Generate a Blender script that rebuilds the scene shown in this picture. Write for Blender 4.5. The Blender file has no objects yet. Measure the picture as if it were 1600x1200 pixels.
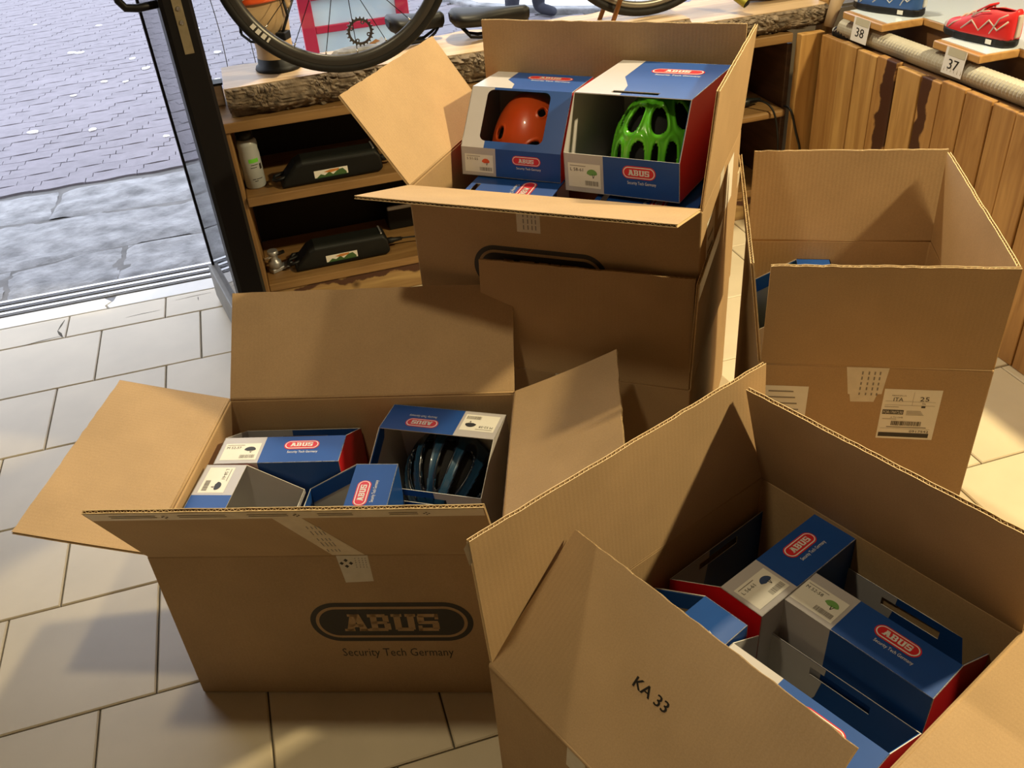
import bpy, bmesh, math, random
from mathutils import Vector, Matrix, noise
random.seed(7)
SC = bpy.context.scene
COL = SC.collection
PI = math.pi

# ---------------------------------------------------------------- camera
# X runs along the shop front, Y towards the street, Z up (metres)
F_PX, PITCH, ROLL, TAU, CAM_H = 1418.43, 0.6057, -0.0858, 0.2438, 1.45
cam_d = bpy.data.cameras.new('camera')
cam = bpy.data.objects.new('camera', cam_d)
COL.objects.link(cam)
cam_d.sensor_fit = 'HORIZONTAL'
cam_d.sensor_width = 36.0
cam_d.lens = F_PX / 1600.0 * 36.0
cam_d.clip_start = 0.02
cam_d.clip_end = 200
_fw = Vector((0, math.cos(PITCH), -math.sin(PITCH)))
_up = Vector((0, math.sin(PITCH), math.cos(PITCH)))
_rt = Vector((1, 0, 0))
_r2 = math.cos(ROLL) * _rt + math.sin(ROLL) * _up
_u2 = -math.sin(ROLL) * _rt + math.cos(ROLL) * _up
_m = Matrix((_r2, _u2, -_fw)).transposed()
cam.matrix_world = Matrix.Translation((0, 0, CAM_H)) @ (Matrix.Rotation(-TAU, 3, 'Z') @ _m).to_4x4()
SC.camera = cam

# ---------------------------------------------------------------- world, lamps, exposure
world = bpy.data.worlds.new('sky')
SC.world = world
world.use_nodes = True
bg = world.node_tree.nodes['Background']
bg.inputs[0].default_value = (0.80, 0.86, 1.0, 1)
bg.inputs[1].default_value = 3.3

def area(name, loc, target, power, size, col, spread=PI):
    l = bpy.data.lights.new(name, 'AREA')
    l.shape = 'DISK'; l.size = size; l.energy = power; l.color = col; l.spread = spread
    o = bpy.data.objects.new(name, l)
    COL.objects.link(o)
    o.location = loc
    o.rotation_euler = (Vector(target) - Vector(loc)).to_track_quat('-Z', 'Y').to_euler()
    return o
WARM = (1.0, 0.835, 0.52)
WARM2 = (1.0, 0.82, 0.52)
area('ceiling_lamp_right', (2.30, 0.75, 2.3), (1.0, 1.0, 0), 68, 0.13, (1.0, 0.80, 0.43), 2.7)
area('ceiling_lamp_window', (0.95, 2.75, 2.5), (0.6, 2.1, 0), 34, 0.14, WARM, 2.6)
area('ceiling_lamp_left', (-0.25, 1.0, 2.5), (-0.1, 1.2, 0), 9.5, 0.14, WARM, 2.6)

SC.view_settings.view_transform = 'Standard'
SC.view_settings.look = 'None'
SC.view_settings.gamma = 1.0
SC.view_settings.exposure = 0.0
SC.view_settings.use_curve_mapping = False

# ---------------------------------------------------------------- materials
MATS = {}
def mat(name, col=(0.5, 0.5, 0.5), rough=0.6, metal=0.0, var=0.0, vscale=30.0, bump=0.0, bscale=200.0, spec=0.5,
        trans=0.0, coat=0.0, alpha=1.0, coords='Object', stretch=None, detail=4.0, col2=None):
    if name in MATS:
        return MATS[name]
    m = bpy.data.materials.new(name)
    m.use_nodes = True
    nt = m.node_tree
    b = nt.nodes['Principled BSDF']
    b.inputs['Base Color'].default_value = (*col, 1)
    b.inputs['Roughness'].default_value = rough
    b.inputs['Metallic'].default_value = metal
    b.inputs['Specular IOR Level'].default_value = spec
    b.inputs['Transmission Weight'].default_value = trans
    b.inputs['Coat Weight'].default_value = coat
    b.inputs['Alpha'].default_value = alpha
    tc = None
    def coord():
        t = nt.nodes.new('ShaderNodeTexCoord')
        o = t.outputs[coords]
        if stretch:
            mp = nt.nodes.new('ShaderNodeMapping')
            mp.inputs['Scale'].default_value = stretch
            nt.links.new(o, mp.inputs[0])
            o = mp.outputs[0]
        return o
    if var > 0 or col2:
        n = nt.nodes.new('ShaderNodeTexNoise')
        n.inputs['Scale'].default_value = vscale
        n.inputs['Detail'].default_value = detail
        nt.links.new(coord(), n.inputs['Vector'])
        r = nt.nodes.new('ShaderNodeValToRGB')
        r.color_ramp.elements[0].position = 0.3
        r.color_ramp.elements[1].position = 0.7
        if col2:
            c0, c1 = col, col2
        else:
            c0 = tuple(c * (1 - var) for c in col)
            c1 = tuple(min(1, c * (1 + var)) for c in col)
        r.color_ramp.elements[0].color = (*c0, 1)
        r.color_ramp.elements[1].color = (*c1, 1)
        nt.links.new(n.outputs['Fac'], r.inputs[0])
        nt.links.new(r.outputs[0], b.inputs['Base Color'])
    if bump > 0:
        n = nt.nodes.new('ShaderNodeTexNoise')
        n.inputs['Scale'].default_value = bscale
        n.inputs['Detail'].default_value = 5
        nt.links.new(coord(), n.inputs['Vector'])
        bp = nt.nodes.new('ShaderNodeBump')
        bp.inputs['Strength'].default_value = bump
        bp.inputs['Distance'].default_value = 0.002
        nt.links.new(n.outputs['Fac'], bp.inputs['Height'])
        nt.links.new(bp.outputs[0], b.inputs['Normal'])
    MATS[name] = m
    return m

def card_mat(name, col, ribs=0.25, diag=False):
    """kraft board: fine fibre specks, long faint streaks, flute ribs as slight relief"""
    m = bpy.data.materials.new(name)
    m.use_nodes = True
    nt = m.node_tree; L = nt.links
    b = nt.nodes['Principled BSDF']
    b.inputs['Roughness'].default_value = 0.78
    b.inputs['Specular IOR Level'].default_value = 0.25
    tc = nt.nodes.new('ShaderNodeTexCoord')
    n1 = nt.nodes.new('ShaderNodeTexNoise'); n1.inputs['Scale'].default_value = 7; n1.inputs['Detail'].default_value = 3
    n2 = nt.nodes.new('ShaderNodeTexNoise'); n2.inputs['Scale'].default_value = 420; n2.inputs['Detail'].default_value = 2
    L.new(tc.outputs['Object'], n1.inputs['Vector']); L.new(tc.outputs['Object'], n2.inputs['Vector'])
    mx = nt.nodes.new('ShaderNodeMath'); mx.operation = 'MULTIPLY_ADD'
    mx.inputs[1].default_value = 0.45; L.new(n2.outputs['Fac'], mx.inputs[0])
    m3 = nt.nodes.new('ShaderNodeMath'); m3.operation = 'MULTIPLY'; m3.inputs[1].default_value = 0.55
    L.new(n1.outputs['Fac'], m3.inputs[0]); L.new(m3.outputs[0], mx.inputs[2])
    r = nt.nodes.new('ShaderNodeValToRGB')
    r.color_ramp.elements[0].position = 0.30; r.color_ramp.elements[1].position = 0.70
    r.color_ramp.elements[0].color = (*(c * 0.86 for c in col), 1)
    r.color_ramp.elements[1].color = (*(min(1, c * 1.12) for c in col), 1)
    L.new(mx.outputs[0], r.inputs[0]); L.new(r.outputs[0], b.inputs['Base Color'])
    sp = nt.nodes.new('ShaderNodeSeparateXYZ'); L.new(tc.outputs['Object'], sp.inputs[0])
    s = sp.outputs[0]
    if diag:
        ad = nt.nodes.new('ShaderNodeMath'); ad.operation = 'ADD'
        L.new(sp.outputs[0], ad.inputs[0]); L.new(sp.outputs[1], ad.inputs[1]); s = ad.outputs[0]
    k = nt.nodes.new('ShaderNodeMath'); k.operation = 'MULTIPLY'; k.inputs[1].default_value = 2 * PI / 0.008
    L.new(s, k.inputs[0])
    sn = nt.nodes.new('ShaderNodeMath'); sn.operation = 'SINE'; L.new(k.outputs[0], sn.inputs[0])
    bp = nt.nodes.new('ShaderNodeBump'); bp.inputs['Strength'].default_value = ribs; bp.inputs['Distance'].default_value = 0.0006
    L.new(sn.outputs[0], bp.inputs['Height']); L.new(bp.outputs[0], b.inputs['Normal'])
    MATS[name] = m
    return m

KRAFT = (0.425, 0.285, 0.155)
card_mat('kraft', KRAFT, 0.07)
card_mat('kraft_body', KRAFT, 0.05, True)
card_mat('kraft_in', (0.435, 0.295, 0.165), 0.06)
mat('kraft_edge', (0.74, 0.56, 0.32), 0.85, var=0.2, vscale=150)
mat('flute', (0.64, 0.46, 0.25), 0.9)
mat('tape', (0.74, 0.62, 0.46), 0.35, var=0.06, vscale=40)
mat('tape_white', (0.66, 0.60, 0.50), 0.4, var=0.05, vscale=60)
mat('ink_black', (0.028, 0.022, 0.018), 0.6)
mat('ink_brown', (0.10, 0.06, 0.03), 0.6)
mat('ink_grey', (0.22, 0.20, 0.18), 0.6)
mat('paper', (0.78, 0.76, 0.70), 0.6, var=0.04, vscale=20)
mat('box_grey', (0.46, 0.44, 0.46), 0.38, var=0.03, vscale=15)
mat('box_blue', (0.010, 0.066, 0.30), 0.40, var=0.05, vscale=15, spec=0.4)
mat('box_red', (0.50, 0.010, 0.018), 0.4)
mat('box_in', (0.50, 0.50, 0.46), 0.7, var=0.04, vscale=10)
mat('box_edge', (0.62, 0.61, 0.59), 0.8)
mat('logo_red', (0.62, 0.02, 0.03), 0.35)
mat('logo_white', (0.80, 0.79, 0.76), 0.4)
mat('dark_hole', (0.012, 0.012, 0.013), 0.8)
mat('black_plastic', (0.007, 0.007, 0.008), 0.5, var=0.2, vscale=25, spec=0.3)
mat('rubber', (0.011, 0.010, 0.010), 0.65, var=0.2, vscale=60, spec=0.3)
mat('alu', (0.46, 0.48, 0.53), 0.38, metal=0.7, var=0.08, vscale=30)
mat('steel', (0.60, 0.60, 0.60), 0.25, metal=1.0)
mat('black_metal', (0.0035, 0.003, 0.004), 0.5, spec=0.25)
mat('brass', (0.24, 0.20, 0.13), 0.45, metal=0.4, var=0.15, vscale=40)

# ---------------------------------------------------------------- mesh helpers
class MB:
    def __init__(s):
        s.v, s.f, s.mi, s.ms, s.sm = [], [], [], [], []
    def slot(s, m):
        if m not in s.ms: s.ms.append(m)
        return s.ms.index(m)
    def face(s, idx, m, smooth=False):
        s.f.append(tuple(idx)); s.mi.append(s.slot(m)); s.sm.append(smooth)
    def add(s, pts, faces, m, smooth=False):
        o = len(s.v); s.v += [tuple(p) for p in pts]
        for f in faces: s.face([o + i for i in f], m, smooth)
    def box(s, a, b, m, M=None):
        x0, y0, z0 = a; x1, y1, z1 = b
        P = [Vector(p) for p in ((x0,y0,z0),(x1,y0,z0),(x1,y1,z0),(x0,y1,z0),(x0,y0,z1),(x1,y0,z1),(x1,y1,z1),(x0,y1,z1))]
        if M: P = [M @ p for p in P]
        s.add(P, [(3,2,1,0),(4,5,6,7),(0,1,5,4),(1,2,6,5),(2,3,7,6),(3,0,4,7)], m)
    def prism(s, poly, z0, z1, m, M=None, m_side=None, m_bot=None):
        n = len(poly)
        P = [Vector((x, y, z0)) for x, y in poly] + [Vector((x, y, z1)) for x, y in poly]
        if M: P = [M @ p for p in P]
        o = len(s.v); s.v += [tuple(p) for p in P]
        s.face([o + i for i in reversed(range(n))], m_bot or m)
        s.face([o + n + i for i in range(n)], m)
        for i in range(n):
            j = (i + 1) % n
            s.face((o + i, o + j, o + n + j, o + n + i), m_side or m)
    def lathe(s, prof, m, n=32, M=None, cap=True, sx=1, sy=1, mats=None):
        o = len(s.v)
        for r, z in prof:
            for k in range(n):
                a = 2 * PI * k / n
                p = Vector((r * math.cos(a) * sx, r * math.sin(a) * sy, z))
                if M: p = M @ p
                s.v.append(tuple(p))
        for i in range(len(prof) - 1):
            mm = mats[i] if mats else m
            for k in range(n):
                k2 = (k + 1) % n
                s.face((o + i*n + k, o + i*n + k2, o + (i+1)*n + k2, o + (i+1)*n + k), mm, True)
        if cap:
            s.face([o + k for k in reversed(range(n))], mats[0] if mats else m)
            s.face([o + (len(prof)-1)*n + k for k in range(n)], mats[-1] if mats else m)
    def tube(s, pts, r, m, n=8, cap=True):
        pts = [Vector(p) for p in pts]
        rs = r if isinstance(r, (list, tuple)) else [r] * len(pts)
        o = len(s.v); prev = None
        for i, p in enumerate(pts):
            d = (pts[min(i+1, len(pts)-1)] - pts[max(i-1, 0)]).normalized()
            if prev is None:
                a = Vector((0,0,1)) if abs(d.z) < 0.9 else Vector((1,0,0))
                e1 = d.cross(a).normalized()
            else:
                e1 = (prev - d * prev.dot(d)).normalized()
            prev = e1; e2 = d.cross(e1)
            for k in range(n):
                t = 2 * PI * k / n
                s.v.append(tuple(p + rs[i] * (math.cos(t) * e1 + math.sin(t) * e2)))
        for i in range(len(pts) - 1):
            for k in range(n):
                k2 = (k + 1) % n
                s.face((o+i*n+k, o+i*n+k2, o+(i+1)*n+k2, o+(i+1)*n+k), m, True)
        if cap:
            s.face([o + k for k in reversed(range(n))], m); s.face([o + (len(pts)-1)*n + k for k in range(n)], m)
    def torus(s, R, r, m, M=None, n=96, k=12, squash=1.0):
        o = len(s.v)
        for i in range(n):
            a = 2*PI*i/n
            for j in range(k):
                b = 2*PI*j/k
                rr = R + r*math.cos(b)
                p = Vector((rr*math.cos(a), rr*math.sin(a), squash*r*math.sin(b)))
                if M: p = M @ p
                s.v.append(tuple(p))
        for i in range(n):
            for j in range(k):
                i2, j2 = (i+1) % n, (j+1) % k
                s.face((o+i*k+j, o+i2*k+j, o+i2*k+j2, o+i*k+j2), m, True)
    def build(s, name, parent=None, M=None, bevel=0, seg=2):
        me = bpy.data.meshes.new(name)
        me.from_pydata(s.v, [], s.f)
        for m in s.ms: me.materials.append(MATS[m])
        me.polygons.foreach_set('material_index', s.mi)
        me.polygons.foreach_set('use_smooth', s.sm)
        me.update()
        o = bpy.data.objects.new(name, me); COL.objects.link(o)
        if parent: o.parent = parent
        if M is not None: o.matrix_local = M
        if bevel:
            b = o.modifiers.new('bevel', 'BEVEL'); b.width = bevel; b.segments = seg; b.limit_method = 'ANGLE'
        return o

def tag(o, label=None, cat=None, group=None, kind=None):
    if label: o['label'] = label
    if cat: o['category'] = cat
    if group: o['group'] = group
    if kind: o['kind'] = kind
    return o
def thing(name, label, cat, M=None, group=None, kind=None):
    o = bpy.data.objects.new(name, None); COL.objects.link(o)
    o.empty_display_size = 0.05
    if M is not None: o.matrix_world = M
    return tag(o, label, cat, group, kind)
def fr(o, ex, ey):
    """frame matrix from origin and two axes"""
    ex = Vector(ex).normalized(); ey = Vector(ey).normalized(); ez = ex.cross(ey)
    M = Matrix((ex, ey, ez)).transposed().to_4x4(); M.translation = Vector(o)
    return M
def T(x, y, z, rz=0): return Matrix.Translation((x, y, z)) @ Matrix.Rotation(rz, 4, 'Z')

# ---------------------------------------------------------------- flat print
_txt = {}
def text_geo(t):
    if t not in _txt:
        c = bpy.data.curves.new('t', 'FONT'); c.body = t; c.resolution_u = 2
        o = bpy.data.objects.new('t', c); COL.objects.link(o)
        dg = bpy.context.evaluated_depsgraph_get()
        me = bpy.data.meshes.new_from_object(o.evaluated_get(dg))
        v = [(p.co.x, p.co.y) for p in me.vertices]; f = [tuple(p.vertices) for p in me.polygons]
        bpy.data.objects.remove(o); bpy.data.curves.remove(c); bpy.data.meshes.remove(me)
        if not v: v = [(0, 0)]
        _txt[t] = (v, f)
    return _txt[t]
LIFT = 0.00035
class Print(MB):
    def poly(s, pts, m, l=1):
        s.add([(x, y, LIFT * l) for x, y in pts], [tuple(range(len(pts)))], m)
    def rect(s, x0, y0, x1, y1, m, l=1): s.poly([(x0,y0),(x1,y0),(x1,y1),(x0,y1)], m, l)
    def stadium(s, cx, cy, w, h, m, l=1, n=14):
        r = h / 2; P = []
        for i in range(n + 1):
            a = -PI/2 + PI*i/n; P.append((cx + w/2 - r + r*math.cos(a), cy + r*math.sin(a)))
        for i in range(n + 1):
            a = PI/2 + PI*i/n; P.append((cx - w/2 + r + r*math.cos(a), cy + r*math.sin(a)))
        s.poly(P, m, l)
    def text(s, t, cx, cy, h, m, l=1, w=None, bold=0):
        v, f = text_geo(t)
        xs = [p[0] for p in v]; ys = [p[1] for p in v]
        k = h / 0.7; kx = k
        if w: kx = w / max(1e-6, max(xs) - min(xs))
        ox = (max(xs) + min(xs)) / 2
        for d in ((0,) if not bold else (-bold, 0, bold)):
            s.add([(cx + (x - ox) * kx + d, cy + y * k - h/2, LIFT * l) for x, y in v], f, m)
    def letters(s, cx, cy, h, m, l=3):
        """block slab capitals A B U S, total width about 3.6 h"""
        def R(x0, y0, x1, y1): return [(x0,y0),(x1,y0),(x1,y1),(x0,y1)]
        A = [[(0.04,0),(0.32,0),(0.62,1),(0.30,1)], [(0.62,0),(0.92,0),(0.66,1),(0.38,1)], R(0.2,0.24,0.75,0.42), R(-0.04,0,0.38,0.14), R(0.56,0,0.98,0.14), R(0.18,0.86,0.60,1)]
        B = [R(0.08,0,0.34,1), R(-0.02,0,0.72,0.18), R(-0.02,0.82,0.70,1), R(0.1,0.42,0.74,0.58), R(0.60,0.08,0.86,0.46), R(0.58,0.54,0.82,0.92)]
        U = [R(0.06,0.08,0.33,1), R(0.60,0.08,0.87,1), R(0.14,0,0.79,0.2), R(-0.04,0.84,0.40,1), R(0.52,0.84,0.95,1)]
        S = [R(0.02,0,0.80,0.19), R(0.02,0.41,0.82,0.59), R(0.04,0.81,0.84,1), R(0.58,0.1,0.85,0.5), R(0.0,0.5,0.27,0.9), R(0.0,0.0,0.16,0.32), R(0.7,0.68,0.85,1)]
        x = 0; geo = []
        for g, w in ((A, 1.0), (B, 0.97), (U, 1.0), (S, 0.85)):
            geo += [[(px + x, py) for px, py in q] for q in g]; x += w
        for q in geo:
            s.poly([(cx + (px - x/2) * h, cy + (py - 0.5) * h) for px, py in q], m, l)
    def logo(s, cx, cy, w, h, c0='logo_red', c1='logo_white', lt='logo_white', tag_m='logo_white', tagline=True):
        s.stadium(cx, cy, w, h, c0, 1)
        s.stadium(cx, cy, w - 0.16*h, h*0.84, c1, 2)
        s.stadium(cx, cy, w - 0.30*h, h*0.70, c0, 3)
        hh = h * 0.44
        s.letters(cx, cy, min(hh, w*0.72/3.6), lt, 4)
        if tagline: s.text('Security Tech Germany', cx + w*0.08, cy - h*0.80, h*0.24, tag_m, 1, w=w*0.86)

def size_label(p, x0, y0, x1, y1, size_txt, pic):
    """white sticker with size, bar code and a little helmet picture (the square code is left out)"""
    w, h = x1 - x0, y1 - y0
    p.rect(x0, y0, x1, y1, 'paper', 1)
    p.text(size_txt, x0 + w*0.27, y0 + h*0.74, h*0.13, 'ink_black', 2, w=w*0.40)
    p.rect(x0 + w*0.06, y0 + h*0.88, x0 + w*0.55, y0 + h*0.905, 'ink_grey', 2)
    rnd = random.Random(size_txt)
    x = x0 + w*0.52
    while x < x0 + w*0.93:
        b = w * rnd.choice((0.008, 0.014, 0.02)); p.rect(x, y0 + h*0.10, x + b, y0 + h*0.30, 'ink_grey', 2); x += b + w*rnd.choice((0.008, 0.014))
    cx, cy, r = x0 + w*0.74, y0 + h*0.60, h*0.20
    P = [(cx + r*1.15*math.cos(a), cy + r*0.95*math.sin(a)) for a in [PI*i/12 for i in range(13)]] + [(cx - r*0.4, cy - r*0.35), (cx + r*0.9, cy - r*0.2)]
    p.poly(P, pic, 2)
    p.poly([(cx, cy), (cx + r*0.12, cy), (cx + r*0.35, cy - r*0.9), (cx + r*0.2, cy - r*0.9)], 'ink_black', 2)
    p.poly([(cx + r*0.55, cy), (cx + r*0.68, cy), (cx + r*0.35, cy - r*0.9), (cx + r*0.25, cy - r*0.9)], 'ink_black', 2)
mat('pic_green', (0.16, 0.36, 0.10), 0.6); mat('pic_orange', (0.75, 0.10, 0.03), 0.6); mat('pic_black', (0.03, 0.03, 0.035), 0.6); mat('pic_blue', (0.03, 0.06, 0.16), 0.6)

# ================================================================ THE SETTING
def struct(name, mb, parent=None, **k):
    o = mb.build(name, parent, **k)
    if parent is None: o['kind'] = 'structure'
    return o
def rnd_mat(name, col, amt, rough, vscale, var, bump=0.0, bscale=60, dist=0.002, spec=0.5):
    """surface whose pieces each differ a little (object random), with clouding and fine relief"""
    m = bpy.data.materials.new(name); m.use_nodes = True; nt = m.node_tree; L = nt.links
    b = nt.nodes['Principled BSDF']; b.inputs['Roughness'].default_value = rough; b.inputs['Specular IOR Level'].default_value = spec
    tc = nt.nodes.new('ShaderNodeTexCoord'); oi = nt.nodes.new('ShaderNodeObjectInfo')
    vm = nt.nodes.new('ShaderNodeVectorMath'); vm.operation = 'MULTIPLY_ADD'; vm.inputs[1].default_value = (1, 1, 1)
    cx = nt.nodes.new('ShaderNodeCombineXYZ'); ml = nt.nodes.new('ShaderNodeMath'); ml.operation = 'MULTIPLY'; ml.inputs[1].default_value = 50
    L.new(oi.outputs['Random'], ml.inputs[0]); L.new(ml.outputs[0], cx.inputs[0]); L.new(ml.outputs[0], cx.inputs[2])
    L.new(tc.outputs['Object'], vm.inputs[0]); L.new(cx.outputs[0], vm.inputs[2])
    n = nt.nodes.new('ShaderNodeTexNoise'); n.inputs['Scale'].default_value = vscale; n.inputs['Detail'].default_value = 6; L.new(vm.outputs[0], n.inputs['Vector'])
    r = nt.nodes.new('ShaderNodeValToRGB'); r.color_ramp.elements[0].position = 0.32; r.color_ramp.elements[1].position = 0.68
    r.color_ramp.elements[0].color = (*(c*(1-var) for c in col), 1); r.color_ramp.elements[1].color = (*(min(1, c*(1+var)) for c in col), 1)
    L.new(n.outputs['Fac'], r.inputs[0])
    mr = nt.nodes.new('ShaderNodeMapRange'); mr.inputs['To Min'].default_value = 1 - amt; mr.inputs['To Max'].default_value = 1 + amt
    L.new(oi.outputs['Random'], mr.inputs['Value'])
    hs = nt.nodes.new('ShaderNodeHueSaturation'); L.new(mr.outputs[0], hs.inputs['Value']); L.new(r.outputs[0], hs.inputs['Color'])
    L.new(hs.outputs[0], b.inputs['Base Color'])
    if bump:
        n2 = nt.nodes.new('ShaderNodeTexNoise'); n2.inputs['Scale'].default_value = bscale; n2.inputs['Detail'].default_value = 6; L.new(vm.outputs[0], n2.inputs['Vector'])
        bp = nt.nodes.new('ShaderNodeBump'); bp.inputs['Strength'].default_value = bump; bp.inputs['Distance'].default_value = dist
        L.new(n2.outputs['Fac'], bp.inputs['Height']); L.new(bp.outputs[0], b.inputs['Normal'])
    MATS[name] = m; return m
rnd_mat('tile', (0.60, 0.52, 0.385), 0.03, 0.42, 5, 0.07, 0.05, 30)
rnd_mat('paver', (0.205, 0.188, 0.212), 0.07, 0.75, 18, 0.10, 0.5, 120)
rnd_mat('slate', (0.235, 0.235, 0.24), 0.05, 0.65, 11, 0.42, 1.0, 26, 0.010)
mat('grout', (0.10, 0.085, 0.06), 0.9, var=0.2, vscale=20)
mat('mortar', (0.16, 0.155, 0.15), 0.9, var=0.25, vscale=12)
mat('sill', (0.74, 0.72, 0.68), 0.45, var=0.05, vscale=8)
mat('plaster', (0.20, 0.16, 0.115), 0.9, var=0.03, vscale=4)
mat('ceiling_paint', (0.32, 0.27, 0.20), 0.9)
mat('dark_wood', (0.065, 0.030, 0.016), 0.5, var=0.4, vscale=6, stretch=(1, 1, 8))
mat('road', (0.78, 0.77, 0.74), 0.8, var=0.05, vscale=3)  # near-white colour stands in for sun on this part of the street

# floor: joint bed + tiles laid in third bond
mb = MB(); mb.box((-2.4, -1.8, -0.06), (2.45, 3.0, -0.006), 'grout')
floor = struct('floor', mb)
def tile_mesh(w, d, name, m, th=0.012, ch=0.0025):
    b = MB(); z0, z1 = -th, 0.0
    P = [(-w/2,-d/2,z0),(w/2,-d/2,z0),(w/2,d/2,z0),(-w/2,d/2,z0),(-w/2,-d/2,z1-ch),(w/2,-d/2,z1-ch),(w/2,d/2,z1-ch),(-w/2,d/2,z1-ch),
         (-w/2+ch,-d/2+ch,z1),(w/2-ch,-d/2+ch,z1),(w/2-ch,d/2-ch,z1),(-w/2+ch,d/2-ch,z1)]
    b.add(P, [(8,9,10,11),(0,1,5,4),(1,2,6,5),(2,3,7,6),(3,0,4,7),(4,5,9,8),(5,6,10,9),(6,7,11,10),(7,4,8,11)], m)
    o = b.build(name); me = o.data; bpy.data.objects.remove(o); return me
def piece(name, me, parent, loc, rz=0):
    o = bpy.data.objects.new(name, me); COL.objects.link(o); o.parent = parent; o.location = loc
    if rz: o.rotation_euler = (0, 0, rz)
    return o
PV, PU, J = 0.3108, 0.3145, 0.0035
me = tile_mesh(PU - J, PV - J, 'floor_tile', 'tile')
r = 0; v1 = 2.845
while v1 - PV > -1.75:
    off = -0.024 - 0.1048 * r
    k0 = math.floor((-2.4 - off) / PU) + 1
    u = off + k0 * PU
    while u + PU < 2.44:
        piece('floor_tile', me, floor, (u + PU/2, v1 - PV/2, random.uniform(-0.0006, 0)))
        u += PU
    v1 -= PV; r += 1
me = tile_mesh(PU - J, 0.148 - J, 'border_tile', 'tile')
u = -0.452 - 6 * PU
while u + PU < 2.44:
    piece('border_tile', me, floor, (u + PU/2, 2.919, 0)); u += PU
# cracks and dirt along the border row
mb = Print()
for (a, b_, c, d, w) in ((-0.78, 2.97, -0.795, 2.90, 0.006), (-0.795, 2.90, -0.775, 2.85, 0.010), (-0.775, 2.86, -0.90, 2.845, 0.004), (-0.42, 2.955, -0.30, 2.962, 0.003), (-0.58, 2.90, -0.47, 2.905, 0.003), (-0.345, 2.95, -0.343, 2.92, 0.003)):
    dx, dy = c - a, d - b_; l = math.hypot(dx, dy); nx, ny = -dy/l*w/2, dx/l*w/2
    mb.poly([(a+nx*.3, b_+ny*.3), (a-nx*.3, b_-ny*.3), ((a+c)/2-nx, (b_+d)/2-ny+.002), (c-nx*.3, d-ny*.3), (c+nx*.3, d+ny*.3), ((a+c)/2+nx, (b_+d)/2+ny+.002)], 'grout')
mb.build('crack', floor)

# door sill: pale stone strip with a chip, ribbed metal threshold
mb = MB()
mb.prism([(-2.4, 2.996), (-0.645, 2.996), (-0.655, 3.02), (-0.635, 3.045), (-0.66, 3.078), (-2.4, 3.078)], -0.05, 0.0, 'sill')
mb.prism([(-0.638, 2.996), (2.4, 2.996), (2.4, 3.078), (-0.62, 3.078), (-0.628, 3.045), (-0.648, 3.02)], -0.05, 0.0, 'sill')
struct('trim_1', mb, bevel=0.002)
tr = MB(); tr.box((-2.4, 3.08, -0.05), (2.4, 3.205, -0.006), 'alu')
trim = struct('trim_2', tr)
for i in range(3):
    y = 3.092 + i*0.046
    m_ = MB(); m_.box((-2.4, y, -0.006), (2.4, y + 0.016, 0.006), 'steel'); m_.build('rib', trim, bevel=0.003)

# street: mortar bed, slate doorstep stones, interlocking pavers, road painted pale for sunlight
mb = MB(); mb.box((-30, 3.2, -0.2), (30, 40, -0.0105), 'mortar')
street = struct('ground', mb); 
rnd = random.Random(3)
vr = [lambda u: 3.213, lambda u: 3.52 + 0.10*noise.noise(Vector((u*1.3, 1, 0))) + 0.06*u*0.3, lambda u: 3.93 + 0.12*noise.noise(Vector((u*1.1, 5, 0))), lambda u: 4.275 + 0.03*noise.noise(Vector((u*3, 9, 0)))]
cuts = [[-3.2, -1.85, -1.02, -0.62, 0.5, 1.7, 3.2], [-3.2, -2.2, -1.28, -0.1, 1.0, 2.2, 3.2], [-3.2, -1.6, -0.93, 0.7, 1.9, 3.2]]
for a in range(3):
    for k in range(len(cuts[a]) - 1):
        g = 0.004; ul, ur = cuts[a][k] + g, cuts[a][k+1] - g
        nx, ny = max(12, int((ur-ul)*34)), 14; mb = MB(); seed = Vector((a*7.1, k*3.3, 0)); sk = rnd.uniform(-.12, .12)
        for j in range(ny + 1):
            for i in range(nx + 1):
                sx_, t = i/nx, j/ny
                u = ul + (ur-ul)*sx_ + (sk*(t-0.5)*(1 if 0 < k else 0) if sx_ < 0.5 else 0)*(1-2*sx_)
                v0, v1 = vr[a](u) + g, vr[a+1](u) - g
                p = Vector((u, v0 + (v1-v0)*t, 0))
                e = min(1, min(min(sx_, 1-sx_)*nx/1.2, min(t, 1-t)*ny/1.2))
                q = Vector((p.x*3.2, p.y*11, 0))
                z = 0.010*noise.fractal(q + seed, 1.0, 2.0, 5) - 0.010*(1-e)
                z += 0.005*math.floor(2.2*noise.noise(Vector((p.x*2.1, p.y*7.5, 4)) + seed))
                mb.v.append((p.x, p.y, max(-0.012 if e < 1 else -0.006, min(0.006, z))))
        for j in range(ny):
            for i in range(nx):
                q = j*(nx+1)+i; mb.face((q, q+1, q+nx+2, q+nx+1), 'slate', True)
        mb.build('stone_slab', street)
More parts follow.
